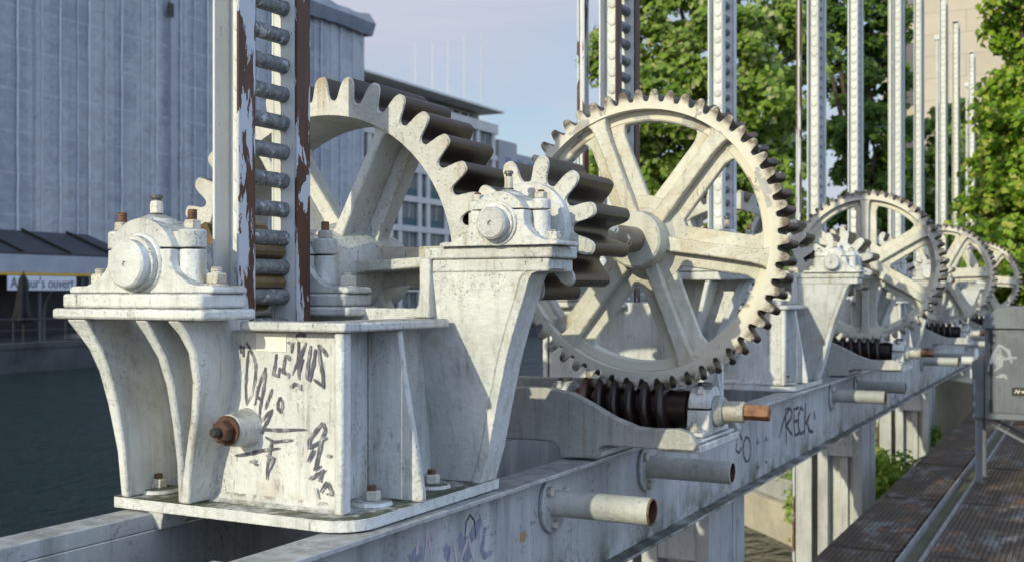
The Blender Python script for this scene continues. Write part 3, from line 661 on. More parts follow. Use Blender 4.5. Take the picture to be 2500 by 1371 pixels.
PU = [([(680, 1000), (760, 930), (830, 890)], .05, 0), ([(1070, 830), (1100, 900), (1130, 960)], .04, 0), ([(1230, 710), (1290, 850), (1480, 530)], .05, 0), ([(1525, 620), (1480, 880), (1520, 940), (1600, 890)], .024, 0), ([(1290, 1000), (1330, 900), (1300, 820)], .05, 0),
      ([(850, 1005), (880, 650), (990, 630), (1000, 700)], .012, 1), ([(930, 1005), (890, 690)], .012, 1), ([(770, 760), (765, 920)], .018, 1), ([(1115, 1005), (1165, 800), (1205, 1005)], .014, 1), ([(1235, 1005), (1335, 730), (1395, 990)], .016, 1), ([(1295, 750), (1310, 560), (1355, 480), (1400, 540), (1418, 750)], .007, 2)]
for m, nm in ((0, 'purple'), (1, 'pink'), (2, 'spray')):
    mb = MB()
    for st, wd, mm in PU:
        if mm == m: mb.ribbon([pt(850+x/4.545, 1150+y/4.545, X=-1.7938+.0028*m*0+.0004*m) for x, y in st], wd, (1, 0, 0))
    obj('graffiti', mb, M[nm], gird)
mb = MB(); a = pt(1270, 1299, X=-1.793); b = pt(1283, 1318, X=-1.793); mb.box(-1.7938, -1.7925, a.y, b.y, b.z, a.z); obj('sticker', mb, M['tan'], gird)
mb = MB(); mb.box(-2.60, -2.486, -3, 29, -.70, -.65); mb.box(-2.51, -2.4862, -3, 29, -1.09, -.7003); mb.box(-2.60, -2.486, -3, 29, -1.113, -1.0903)
tag(obj('girder', mb, M['beam'], None, .004, org=(-2.54, 2, -1.11)), 'long grey channel girder on the river side under the castings', 'girder')
M['pier'] = paint('pier_paint', (.52, .53, .52), (.44, .45, .45), .62, .66, streak=.7, dirt=.3, rust=.7, edge=0)
t = thing('gate_pier', 'white steel gate pier below the girders in front of the nearest hoist', 'pier', (-2.4, 2.0, -4), 'steel gate piers')
def col_h(mb, x0, x1, y0, y1, z0, z1):
    mb.box(x0, x1, y0, y0+.02, z0, z1); mb.box(x0, x1, y1-.02, y1, z0, z1); mb.box((x0+x1)/2-.01, (x0+x1)/2+.01, y0+.0205, y1-.0205, z0, z1)
mb = MB(); col_h(mb, -2.72, -2.56, 1.60, 1.95, -4, -1.12); mb.box(-2.75, -2.725, 1.58, 1.97, -4, -1.12, 1); obj('column', mb, [M['pier'], M['flake']], t, .004)
mb = MB(); mb.box(-2.50, -2.40, 1.60, 2.35, -4, -1.125); obj('column', mb, M['pier'], t, .004)
mb = MB(); mb.box(-2.15, -2.065, 1.60, 1.85, -4, -.73); mb.box(-2.14, -2.075, 1.8505, 2.10, -4, -.73); mb.box(-2.15, -2.065, 2.1005, 2.35, -4, -.73); obj('column', mb, M['pier'], t, .004)
mb = MB(); mb.box(-2.3995, -2.1505, 1.61, 1.70, -1.62, -1.20); obj('header', mb, M['pier'], t, .004)
mb = MB(); mb.box(-2.3995, -2.1505, 1.74, 1.78, -4, -.9); mb.box(-2.30, -2.22, 1.69, 1.7395, -4, -1.63); obj('gate_panel', mb, M['pier'], t, .003)
for y, z in ((1.72, -2.0), (2.2, -1.75)):
    mb = MB(); mb.box(-2.066, -2.06, y-.03, y+.03, z-.5, z+.3); obj('slot_cover', mb, M['pipe'], t, .002)
for k in range(1, 6):
    c = copy_tree(t); c.location.y += PER*k; c['label'] = 'white steel gate pier below the girders '+('between the nearest and second hoist', 'between the second and third hoist', 'between the third and fourth hoist', 'between the fourth and farthest hoist', 'beyond the farthest hoist')[k-1]
# ---------------------------------------------------------------- walkway with its gutter, cabinet
def grate_mat():
    t = NT('rusty_grating'); c = t.mix(t.ramp(t.noise(6, 7, .7), .35, .65), (.045, .031, .021), (.095, .064, .042))
    p = t.mul(t.ramp(t.noise(9, 9, .74, (1, .35, 1)), .50, .58), t.ramp(t.noise(1.1, 5), .44, .58)); c = t.mix(t.mul(p, .75), c, (.20, .205, .205))
    r = t.ramp(t.noise(3, 7, .65), .57, .66); c = t.mix(r, c, (.24, .10, .035))
    return t.col(c).rough(.7).bump(t.noise(60, 4), .5, .004).mat
M['grate'] = grate_mat()
M['gutter'] = noisy('mossy_gutter', (.11, .11, .07), (.06, .065, .025), 3, .7, .3)
M['gutter_rail'] = noisy('worn_grey_rail', (.30, .31, .31), (.16, .155, .14), 6, .6, .3)
def walkway(x0, x1, name):
    mb = MB()
    for k in range(-1, 13):
        y0 = -.53+2.0*k; mb.box(x0, x1, y0+.006, y0+1.994, -1.69, -1.664); [mb.box(x0+.003, x1-.003, y0+.12*j, y0+.12*j+.008, -1.6635, -1.6452) for j in range(1, 16)]
        mb.box(x0, x1, y0+.01, y0+.035, -1.6548, -1.648); mb.box(x0, x1, y0+1.965, y0+1.99, -1.6548, -1.648)
        x = x0+.004
        while x < x1-.03:
            mb.box(x, min(x+.029, x1-.004), y0+.036, y0+1.964, -1.6548, -1.645+.0008*random.random()); x += .034
    return struct(name, mb, M['grate'])
walkway(-1.565, -1.09, 'walkway'); walkway(-.95, .75, 'walkway')
mb = MB(); mb.box(-1.085, -.955, -2, 26, -1.70, -1.675); mb.box(-1.089, -1.075, -2, 26, -1.6745, -1.62, 1); mb.box(-.965, -.951, -2, 26, -1.6745, -1.62, 1); struct('walkway_gutter', mb, [M['gutter'], M['gutter_rail']])
M['cab'] = paint('cabinet_grey_paint', (.17, .19, .21), (.135, .15, .17), .64, .72, streak=.5, dirt=.2, rust=.8)
t = thing('control_cabinet', 'grey metal cabinet with rounded hood and white paint smears on the walkway', 'cabinet', (-.6, 10.75, -1.65))
yc = 10.5; xl = pt(2398, 800, Y=yc).x; z2 = pt(2398, 802, Y=yc).z; zt = pt(2450, 748, Y=yc).z; zb = pt(2400, 1022, Y=yc).z; xr = xl+.95
pl = [(xl, z2+.003)]+[(xl+.22-.22*math.cos(R(a)), z2+.003+(zt-z2)*math.sin(R(a))) for a in range(10, 91, 10)]+[(xr, zt), (xr, z2+.003)]
mb = MB(); mb.prism(pl, 'y', yc-.03, yc+.55); obj('hood', mb, M['cab'], t, .008)
mb = MB(); mb.box(xl+.02, xr, yc, yc+.5, zb, z2); obj('body', mb, M['cab'], t, .008)
mb = MB(); mb.box(xl-.085, xl+.0195, yc+.02, yc+.42, zb, z2-.28); obj('side_box', mb, M['cab'], t, .012)
mb = MB(); mb.box(xl+.085, xr-.02, yc-.012, yc-.001, zb+.06, z2-.03); dr = obj('door', mb, M['cab'], t, .004)
mb = MB()
for z in (z2-.06, z2-.35, zb+.12): mb.tube([(xl+.07, yc-.012, z-.05), (xl+.07, yc-.012, z+.05)], .011, 8)
mb.box(xl+.066, xl+.078, yc-.007, yc-.001, zb+.06, z2-.03); obj('hinge', mb, M['dark'], dr)
mb = MB(); c = pt(2425, 880, Y=yc-.0135)
for st in ([(2400, 905), (2412, 868), (2428, 840)], [(2428, 842), (2450, 855), (2458, 885)], [(2430, 850), (2428, 880)], [(2420, 920), (2440, 915), (2446, 925)], [(2418, 862), (2440, 875), (2470, 872)], [(2436, 868), (2430, 892), (2415, 905)]): mb.ribbon([pt(x+12, y, Y=yc-.0135) for x, y in st], .03, (0, -1, 0))
mb.ribbon([pt(2430, 868, Y=yc-.0135), pt(2443, 895, Y=yc-.0135)], .07, (0, -1, 0)); obj('paint_smear', mb, noisy('white_smear', (.36, .38, .39), (.22, .24, .255), 40, .7, .1), dr)
a, b = pt(2470, 944, Y=yc-.014), pt(2500, 966, Y=yc-.014); mb = MB(); mb.box(a.x, b.x+.05, yc-.016, yc-.0135, b.z, a.z); lp = obj('label_plate', mb, M['dark'], dr)
mb = MB(); mb.ribbon([pt(2478, 959, Y=yc-.0165), pt(2481, 950, Y=yc-.0165), pt(2486, 959, Y=yc-.0165), pt(2490, 950, Y=yc-.0165)], .008, (0, -1, 0)); mb.ribbon([pt(2494, 953, Y=yc-.0165), pt(2497, 958, Y=yc-.0165), pt(2501, 952, Y=yc-.0165)], .008, (0, -1, 0)); obj('label_writing', mb, M['sticker'], dr)
for x, y in ((xl-.06, yc+.04), (xr-.07, yc+.04), (xl-.06, yc+.43), (xr-.07, yc+.43)):
    mb = MB(); mb.box(x, x+.055, y, y+.006, -1.64, zb-.001); mb.box(x+.0495, x+.055, y+.0062, y+.06, -1.64, zb-.001); mb.box(x-.015, x+.07, y-.015, y+.075, -1.6445, -1.6405); obj('leg', mb, M['cab'], t)
mb = MB()
for y in (yc+.045, yc+.455): mb.loft([[(xl, y, zb-.02), (xl+.05, y, zb-.02), (xl+.05, y+.008, zb-.02), (xl, y+.008, zb-.02)], [(xr-.12, y, -1.55), (xr-.07, y, -1.55), (xr-.07, y+.008, -1.55), (xr-.12, y+.008, -1.55)]])
obj('brace', mb, M['cab'], t)
mb = MB(); mb.lathe([(.02, -.9), (.14, -.9), (.143, -.895), (.143, -.88), (.14, -.875), (.02, -.875)], 'x', (-.35, 13.92, -.772), 32); mb.lathe([(.05, -1.044), (.05, -.902)], 'x', (-.35, 13.92, -.772), 20); mb.lathe([(.045, -.874), (.045, -.62)], 'x', (-.35, 13.92, -.772), 20, 1)
tag(obj('pipe_coupling', mb, [M['rackw'], M['pipe_end']], None, org=(-1.3, 13.92, -.77)), 'pale round coupling disc on a pipe left of the cabinet', 'coupling')
pts = [pt(2215, 1145, Z=-1.64), pt(2245, 1118, Z=-1.64), pt(2300, 1095, Z=-1.64), pt(2340, 1073, Z=-1.64), pt(2385, 1048, Z=-1.64)]
mb = MB(); mb.tube(pts, .009, 8); tag(obj('cable', mb, M['dark'], None, org=tuple(pts[0])), 'thin black cable lying across the brown grating', 'cable')
# ---------------------------------------------------------------- water, far quay, island
t_ = NT('river_water'); t_.col((.006, .018, .017)).rough(.06); t_.b.inputs['IOR'].default_value = 1.33; t_.b.inputs['Specular IOR Level'].default_value = .2
geo = t_.n('ShaderNodeNewGeometry'); t_.co = geo.outputs['Position']
wv = t_.mul(t_.noise(1.1, 5, .55, (1, .6, 1)), t_.mul(t_.noise(4.5, 4, .6, (1, .5, 1)), .35), 'ADD'); t_.bump(wv, .9, .4); M['water'] = t_.mat
mb = MB(); mb.box(-900, 900, -300, 2000, -3.3, -3.2); struct('water', mb, M['water'])
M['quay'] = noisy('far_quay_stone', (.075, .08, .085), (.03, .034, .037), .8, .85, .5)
M['stone'] = noisy('sunlit_quay_stone', (.50, .45, .34), (.34, .31, .24), 1.6, .85, .6, bd=.03)
M['conc'] = noisy('grey_concrete', (.40, .40, .38), (.28, .28, .27), 1.0, .85, .4, stretch=(4, 4, .6))
XQ = -38.8
mb = MB(); mb.box(XQ-1.2, XQ, -40, 220, -5, -2.25); mb.box(XQ-.5, XQ+.05, -40, 220, -2.249, -2.0); mb.box(-300, XQ-1.201, -40, 500, -5, -2.3)
tag(obj('quay_wall', mb, M['quay'], None, .02, org=(XQ, 30, -3.2)), 'dark stone quay wall along the far river bank', 'wall')
# ---------------------------------------------------------------- sheeted building and cafe across the river
XF = -46.0
def yq(px, X): return pt(px, 700, X=X).y
def zq(px, py, X): return pt(px, py, X=X).z
def sheet_mat():
    t = NT('scaffold_sheeting'); n = t.noise(.25, 3, .5, (1, 1, .4)); c = t.mix(t.ramp(n, .35, .65), (.35, .365, .39), (.44, .445, .455))
    n2 = t.noise(1, 4, .6, (.01, .55, .02)); c = t.mix(t.ramp(n2, .45, .6, 0, .7), c, (.23, .255, .305))
    n3 = t.noise(1, 4, .6, (.01, .04, .9)); c = t.mix(t.ramp(n3, .52, .66, 0, .5), c, (.38, .39, .42))
    sp = t.n('ShaderNodeSeparateXYZ'); t.l(t.co, sp.inputs[0])
    wy = t.ramp(t.mul(t.mul(t.mul(sp.outputs['Y'], 1/3.3), 1.0, 'MODULO'), 0, 'ABSOLUTE'), .50, .56); wz = t.ramp(t.mul(t.mul(t.mul(sp.outputs['Z'], 1/3.4), 1.0, 'MODULO'), 0, 'ABSOLUTE'), .38, .44)
    c = t.mix(t.mul(t.mul(t.mul(wy, wz), t.ramp(t.noise(.12, 2), .35, .6)), .34), c, (.13, .155, .22))
    for ax, per, wd in (('Z', 2.0, .05), ('Z', .5, .10), ('Y', 2.5, .035)):
        f = t.mul(t.mul(sp.outputs[ax], 1/per), 1.0, 'MODULO'); f = t.mul(t.mul(f, 0.0, 'ADD'), 0, 'ABSOLUTE'); k = t.ramp(f, wd, wd+.03, .5 if per != .5 else .16, 0); c = t.mix(k, c, (.17, .19, .25) if ax == 'Y' else (.42, .43, .46))
    return t.col(c).rough(.55).bump(t.noise(2.2, 6, .65, (1, 1, .8)), .6, .25).mat
M['sheet'] = sheet_mat(); M['seam'] = noisy('pale_sheet_seam', (.60, .62, .64), (.44, .46, .50), 2, .6, .3)
y0, y1 = 10.0, yq(887, XF); zb, zt = zq(100, 588, XF), zq(887, 62, XF)
bt = thing('sheeted_building', 'tall building wrapped in blue grey scaffold sheeting across the river', 'building', (XF-8, (y0+y1)/2, -2.3))
ny, nz_ = 520, 80; vs = []; fs = []
for j in range(nz_+1):
    for i in range(ny+1):
        y = y0+(y1-y0)*i/ny; z = zb+(zt-zb)*j/nz_; s = (y % 1.08)/1.08
        x = XF+.08*math.sin(math.pi*s)**.7*(1+.4*mnoise.noise((y*.2, z*.2, 0)))+.05*mnoise.noise((y*1.3, z*.55, 3))+.05*mnoise.noise((y*2+z*2, z*1.8, 9))
        if j == nz_: z += .12*math.sin(y*1.1)
        vs.append((x, y, z))
for j in range(nz_):
    for i in range(ny): a = j*(ny+1)+i; fs.append((a, a+1, a+ny+2, a+ny+1))
mb = MB(); mb.add(vs, fs); obj('sheeting', mb, M['sheet'], bt, 0, 80)
y = y0+1.08-(y0 % 1.08); k = 0
while y < y1:
    mb = MB(); rings = []
    for j in range(25):
        z = zb-.3+(zt-zb)*j/24; x = XF+.13+.015*math.sin(j*1.7+y); wd = .03 if k % 2 else .055; yy = y+.012*math.sin(j*.9+y*3)
        rings.append([(x, yy-wd, z), (x+.05, yy, z), (x, yy+wd, z), (x-.04, yy, z)])
    mb.loft(rings); obj('seam', mb, M['seam'], bt, 0, 60); y += 1.08*(1 if k % 3 else .7 if k % 2 else 1.3); k += 1
mb = MB(); a = yq(409, XF); b = yq(424, XF); mb.box(XF-.1, XF+.28, a, b, zb, zt-.4); obj('hoist_tower', mb, noisy('tower_sheet', (.36, .37, .40), (.28, .29, .33), 1, .6, .3), bt, .03)
mb = MB(); q0, q1 = pt(410, 38, X=XF+.3), pt(424, 10, X=XF+.3); mb.box(XF+.281, XF+.33, q0.y, q1.y, q0.z, q1.z); obj('opening', mb, M['dark'], bt)
mb = MB(); rings = []
for i in range(90):
    y = y0+(y1+.5-y0)*i/89; wob = .25*mnoise.noise((y*.5, 1, 1))
    rings.append([(XF+.45+wob, y, zt-.7+.3*mnoise.noise((y*.8, 0, 5))), (XF+.75+wob, y, zt+.1), (XF+.2, y, zt+.75+.3*mnoise.noise((y*.6, 4, 5))), (XF-2.5, y, zt+.5), (XF-2.5, y, zt-.7)])
mb.loft(rings); obj('roof_tarp', mb, noisy('roof_tarp', (.26, .28, .32), (.16, .18, .22), .8, .6, .6), bt, 0, 50)
mb = MB(); mb.box(XF-16, XF-.35, y0, y1-.3, -2.3, zt-.8); obj('wall', mb, M['conc'], bt)
# cafe: pergola, valance, sign, parasol, lamps
XV = -42.2
ct = thing('cafe_pavilion', 'dark glazed cafe pavilion with white valance at the foot of the sheeted building', 'cafe', (-43.5, 38, -2.3))
ya, yb = 8.0, yq(330, XV)
zr, zv0, zv1 = zq(100, 590, XF+1), zq(100, 669, XV), zq(100, 623, XV)
mb = MB(); mb.loft([[(XF+.5, ya, zr+.5), (XF+.5, ya, zr+.4), (XV, ya, zv1), (XV, ya, zv1+.1)], [(XF+.5, yb, zr+.5), (XF+.5, yb, zr+.4), (XV, yb, zv1), (XV, yb, zv1+.1)]]); obj('roof', mb, noisy('dark_roof_glass', (.018, .021, .027), (.035, .04, .05), .6, .45, .1), ct)
y = ya
while y < yb:
    mb = MB(); mb.loft([[(XF+.5, y, zr+.52), (XF+.5, y+.12, zr+.52), (XF+.5, y+.12, zr+.62), (XF+.5, y, zr+.62)], [(XV, y, zv1+.11), (XV, y+.12, zv1+.11), (XV, y+.12, zv1+.2), (XV, y, zv1+.2)]]); obj('roof_rib', mb, M['dark'], ct); y += 2.6
mb = MB(); mb.box(XV-.05, XV+.05, ya, yb, zv0+.06, zv1-.001); obj('valance', mb, noisy('valance_cloth', (.36, .38, .42), (.27, .29, .33), .7, .7, .2), ct)
mb = MB(); mb.box(XV-.06, XV+.07, ya, yb, zv0-.06, zv0+.055); obj('yellow_trim', mb, simple('yellow_trim', (.55, .33, .03)), ct)
mb = MB(); mb.box(XF+.2, XF+.6, ya, yb, -2.0, zr+.3); obj('back_wall', mb, noisy('dark_interior', (.008, .009, .011), (.03, .028, .026), .7, .6, .1), ct)
y = ya+.5; k = 0
while y < yb:
    mb = MB(); mb.box(XV-.12, XV-.02, y, y+.14, -2.3, zv0); obj('post', mb, simple('post_grey', (.06, .065, .07)), ct); y += 2.4
mb = MB(); yy = yq(170, XV-1.5); rings = [(XV-1.5, yy+1.5*math.cos(R(a)), -.9+1.5*math.sin(R(a))) for a in range(0, 181, 12)]; mb.tube([(XV-1.5, yy+1.5, -2.3)]+rings+[(XV-1.5, yy-1.5, -2.3)], .08, 8); obj('arch', mb, simple('arch_grey', (.10, .10, .10)), ct)
q0, q1 = pt(18, 708, X=XV+.12), pt(186, 675, X=XV+.12)
st = thing('sign_board', 'white cafe sign with dark lettering under the yellow trimmed valance', 'sign', (XV+.12, (q0.y+q1.y)/2, q0.z))
mb = MB(); mb.box(XV+.10, XV+.13, q0.y, q1.y, q0.z, q1.z); obj('board', mb, simple('sign_white', (.62, .64, .68)), st, .01)
cu = bpy.data.curves.new('lettering', 'FONT'); cu.body = "Arthur's ouvert"; cu.size = 1.0; cu.extrude = .01; cu.align_x = 'CENTER'; cu.align_y = 'CENTER'
tmp = bpy.data.objects.new('tmp_text', cu); COL.objects.link(tmp); bpy.context.view_layer.update()
me = bpy.data.meshes.new_from_object(tmp.evaluated_get(bpy.context.evaluated_depsgraph_get())); bpy.data.objects.remove(tmp)
co = np.zeros(len(me.vertices)*3); me.vertices.foreach_get('co', co); co = co.reshape(-1, 3); sx = (q1.y-q0.y)*.92/(co[:, 0].max()-co[:, 0].min()); sz = (q1.z-q0.z)*.78/(co[:, 1].max()-co[:, 1].min())
nc = np.stack([co[:, 2]+.02, co[:, 0]*sx, co[:, 1]*sz+(q1.z-q0.z)/2], 1); me.vertices.foreach_set('co', nc.ravel()); me.update(); me.materials.append(simple('sign_ink', (.07, .08, .12)))
lo = link(bpy.data.objects.new('lettering', me), st)
q = pt(57, 795, X=XQ-1.0)
ut = thing('folded_parasol', 'folded dark parasol standing before the cafe sign', 'parasol', (q.x, q.y, -2.3)); zt_ = zq(57, 668, XQ-1.0)
mb = MB()
rings = []
for r, z in ((.03, zt_), (.16, zt_-.22), (.22, zt_-.9), (.30, zt_-1.5), (.40, zt_-1.95), (.30, zt_-2.0)):
    rings.append([(q.x+r*(1+.22*math.sin(5*a))*math.cos(a), q.y+r*(1+.22*math.sin(5*a))*math.sin(a), z) for a in [2*math.pi*i/30 for i in range(30)]])
mb.loft(rings); obj('canopy', mb, simple('parasol_cloth', (.005, .005, .008), .9), ut, 0, 60)
mb = MB(); mb.tube([(q.x, q.y, -2.25), (q.x, q.y, zt_+.1)], .035, 10); mb.lathe([(.35, -2.25), (.33, -2.18), (.06, -2.15)], 'z', (q.x, q.y, 0), 20); obj('pole', mb, M['dark'], ut)
bulbs = thing('string_lights', 'string of small warm bulbs hanging under the cafe valance', 'lights', (XV-.3, 36, zq(100, 712, XV-.3)))
bm_ = simple('warm_bulb', (1, .7, .3), .4, 0, ((1.0, .62, .2), 6.0))
pts = [(XV-.3, ya+i*.6, zq(100, 712, XV-.3)+.05+.05*math.sin(i*1.9)) for i in range(40)]
mb = MB(); mb.tube(pts, .012, 5); obj('wire', mb, M['dark'], bulbs)
for i in range(0, 40, 1):
    if random.random() < .62:
        p = pts[i]; mb = MB(); mb.lathe([(.01, .0), (.045, -.03), (.055, -.07), (.03, -.11)], 'z', p, 10); obj('bulb', mb, bm_, bulbs)
rt = thing('terrace_railing', 'thin dark railing along the top of the far quay wall', 'railing', (XQ-.2, 35, -2.0))
mb = MB(); mb.tube([(XQ-.2, 5, -1.05), (XQ-.2, 70, -1.05)], .03, 6); mb.tube([(XQ-.2, 5, -1.5), (XQ-.2, 70, -1.5)], .02, 6); obj('rail', mb, simple('rail_grey', (.04, .045, .05)), rt)
y = 5; bal = simple('rail_post', (.03, .034, .04))
while y < 70:
    mb = MB(); mb.tube([(XQ-.2, y, -2.0), (XQ-.2, y, -1.05)], .02, 5); obj('baluster', mb, bal, rt); y += 1.3
# ---------------------------------------------------------------- modern building behind, and its neighbour
XB = -64.0
M['slab'] = noisy('pale_concrete_frame', (.56, .54, .50), (.46, .44, .41), .4, .8, .2)
t = NT('teal_glass'); t.col(t.mix(t.ramp(t.noise(.5, 2), .4, .6), (.03, .045, .05), (.11, .12, .115))).rough(.4); M['pane'] = t.mat
M['teal'] = noisy('teal_spandrel', (.02, .055, .07), (.03, .075, .09), .5, .5, .05)
M['dkwin'] = simple('dark_window', (.03, .035, .045), .15)
def yb_(px): return yq(px, XB)
by0, by1 = yb_(790), yb_(1214); ztop = zq(1214, 276, XB)
ot = thing('office_building', 'pale modern office block with teal spandrels and flat overhanging roof', 'building', (XB-7, (by0+by1)/2, -2.3))
mb = MB(); mb.box(XB-14, XB-.3, by0, by1-.1, -2.3, zq(1214, 322, XB)); obj('wall', mb, M['slab'], ot)
zpar = zq(1214, 306, XB); zsl = zq(1214, 330, XB)
mb = MB(); mb.box(XB-14, XB+.15, by0, by1, zsl, zpar); obj('parapet', mb, M['slab'], ot, .03)
mb = MB(); mb.box(XB-12, XB-1.9, by0, by1-1.2, zpar-.5, ztop-.3); obj('attic', mb, noisy('attic_wall', (.42, .38, .31), (.36, .33, .27), .5), ot)
y = by0+.5
while y < by1-2.5:
    mb = MB(); mb.box(XB-1.95, XB-1.85, y, y+1.1, zpar+.1, ztop-.5); obj('window', mb, M['dkwin'], ot); y += 1.9
mb = MB(); mb.box(XB-14, XB+.7, by0-3, by1+.5, ztop-.06, ztop+.2); obj('roof', mb, noisy('roof_slab', (.62, .60, .56), (.54, .52, .49), .4), ot, .03)
fl = 73/F*(pt(1000, 500, X=XB)-Vector((0, 0, 0))).dot(Vector((-SN, CS, 0)))
z = zsl; r = 0
while z > -2.0:
    zf = z-fl
    mb = MB(); mb.box(XB-.32, XB+.08, by0, by1, zf, zf+fl*.20); obj('floor_band', mb, M['slab'], ot, .02)
    y = by1-.5; k = 0; mp_ = MB(); mg = MB(); ms = MB()
    while y > by0:
        wd = 3.1 if k % 2 == 0 else 1.0
        mp_.box(XB-.29, XB+.02, y-.7, y, zf+fl*.2005, z); mg.box(XB-.295, XB-.22, y-.7-wd, y-.7005, zf+fl*.46, z); ms.box(XB-.295, XB-.18, y-.7-wd, y-.7005, zf+fl*.2005, zf+fl*.4595)
        mp_.box(XB-.215, XB-.15, y-.7-wd*.5-.04, y-.7-wd*.5+.04, zf+fl*.465, z-.02) if k % 2 == 0 else None
        y -= wd+.7; k += 1
    obj('mullions', mp_, M['slab'], ot)['kind'] = 'stuff'
    obj('window', mg, M['pane'], ot); obj('spandrel', ms, M['teal'], ot); z = zf; r += 1
for px, yt in ((1014, 104), (1056, 98), (1093, 92), (1133, 88), (1175, 82)):
    q = pt(px, 240, X=XB-6); mb = MB(); mb.tube([(q.x, q.y, ztop), (q.x, q.y, zq(px, yt, XB-6))], [.07, .04], 8)
    tag(obj('flagpole', mb, simple('pole_white', (.50, .49, .50)), None, org=(q.x, q.y, ztop)), 'thin white flagpole on the office roof, '+{1014: 'leftmost of the five', 1056: 'second from the left', 1093: 'middle of the five', 1133: 'second from the right', 1175: 'rightmost beside the roof rail'}[px], 'flagpole', 'flagpoles on the office roof')
q0, q1 = pt(1148, 236, X=XB-2), pt(1176, 240, X=XB-2)
mb = MB(); mb.tube([(q0.x, q0.y, ztop), (q0.x, q0.y, ztop+1.1), (q1.x, q1.y, ztop+1.1), (q1.x, q1.y, ztop)], .05, 6); mb.tube([(q0.x, q0.y, ztop+.55), (q1.x, q1.y, ztop+.55)], .04, 6); tag(obj('roof_rail', mb, simple('rail_pale', (.4, .4, .42)), None, org=tuple(q0)), 'small metal guard rail at the roof corner of the office block', 'rail')
XN = -66.0
nt_ = thing('grey_building', 'grey building with small blue windows right of the office block', 'building', (XN-6, 125, -2.3))
g0, g1 = yq(1216, XN), yq(1420, XN); zn = zq(1216, 340, XN)
mb = MB(); mb.box(XN-12, XN, g0+.2, g1, -2.3, zn-1.3); mb.box(XN-12, XN, g0+.2, yq(1262, XN), zn-1.299, zn); obj('wall', mb, noisy('grey_render', (.34, .34, .35), (.29, .29, .31), .3), nt_)
for j in range(6):
    for i in range(9):
        y = g0+2+i*3.1; mb = MB(); mb.box(XN-.02, XN+.03, y, y+1.5, zn-3.9-j*3.1, zn-2.0-j*3.1); obj('window', mb, M['dkblue'] if 'dkblue' in M else M.setdefault('dkblue', simple('blue_window', (.06, .09, .17), .12)), nt_)
# ---------------------------------------------------------------- island with its quay, stone building on the right
a, b = pt(1790, 1268, Z=-3.2), pt(1975, 1352, Z=-3.2); dr_ = (b-a).normalized(); a = a-dr_*3.2; b = b+dr_*8; nr_ = Vector((dr_.y, -dr_.x, 0))
if nr_.y > 0: nr_ = -nr_
def slabwall(mb, a, b, nrm, th, z0, z1): mb.loft([[(p.x, p.y, z0) for p in (a, b, b-nrm*th, a-nrm*th)], [(p.x, p.y, z1) for p in (a, b, b-nrm*th, a-nrm*th)]])
mb = MB(); slabwall(mb, a, b, nr_, 1.0, -4, -2.72); qs = tag(obj('island_quay', mb, M['stone'], None, .02, org=tuple(a)), 'sunlit stone base of the island quay below the girders', 'wall')
mb = MB(); slabwall(mb, a-nr_*.12, b-nr_*.12, nr_, .9, -2.719, -2.42); tag(obj('quay_coping', mb, M['conc'], None, .02, org=tuple(a)), 'grey concrete upper course on the island quay', 'wall')
mb = MB(); A2, B2 = a-nr_*3.2-dr_*1, b-nr_*3.2+dr_*6; slabwall(mb, A2, B2, nr_, .6, -2.45, -1.25); tag(obj('stone_wall', mb, M['stone'], None, .03, org=tuple(A2)), 'pale stone wall behind the ivy on the island', 'wall')
M['soil'] = noisy('ivy_ground', (.05, .07, .02), (.09, .08, .05), 2, .9, .6)
gp = [a-nr_*.3, b-nr_*.3, Vector((40, 8, 0)), Vector((60, 240, 0)), Vector((-22, 240, 0)), Vector((-14, 26, 0))]
mb = MB(); mb.loft([[(p.x, p.y, -4) for p in gp], [(p.x, p.y, -2.44) for p in gp]]); struct('island_ground', mb, M['soil'])
def wall_mat():
    t = NT('limestone_blocks'); br = t.n('ShaderNodeTexBrick'); mp2 = t.n('ShaderNodeMapping'); mp2.inputs['Rotation'].default_value = (R(90), 0, 0); mp2.inputs['Scale'].default_value = (.5, .5, .5)
    t.l(t.co, mp2.inputs['Vector']); t.l(mp2.outputs[0], br.inputs['Vector'])
    br.inputs['Color1'].default_value = (.50, .44, .36, 1); br.inputs['Color2'].default_value = (.45, .40, .33, 1); br.inputs['Mortar'].default_value = (.33, .29, .24, 1); br.inputs['Scale'].default_value = 1.0; br.inputs['Mortar Size'].default_value = .012; br.inputs['Brick Width'].default_value = 1.1; br.inputs['Row Height'].default_value = .55
    c = t.mix(t.ramp(t.noise(.6, 5), .35, .65, 0, .35), br.outputs['Color'], (.36, .32, .27)); return t.col(c).rough(.85).bump(t.noise(4, 5), .3, .03).mat
M['lime'] = wall_mat(); YS = 60.0
lt = thing('stone_building', 'tall beige limestone building with narrow dark windows behind the trees', 'building', (3, YS+5, -2.4))
x0 = pt(2150, 300, Y=YS).x; xm = pt(2204, 300, Y=YS).x; xn = pt(2236, 300, Y=YS).x
mb = MB(); mb.box(x0, xm, YS, YS+9, -2.4, 30); mb.box(xn, 16, YS-.1, YS+9, -2.4, 30); mb.box(xm+.001, xn-.001, YS+.6, YS+8, -2.4, 30); obj('wall', mb, M['lime'], lt, .02)
for (pa, pb) in ((-60, 14), (105, 258), (330, 470), (540, 640)):
    q0, q1 = pt(2212, pb, Y=YS+.59), pt(2231, pa, Y=YS+.59); mb = MB(); mb.box(q0.x, q1.x, YS+.5, YS+.598, q0.z, q1.z); w_ = obj('window', mb, M['dkwin'], lt)
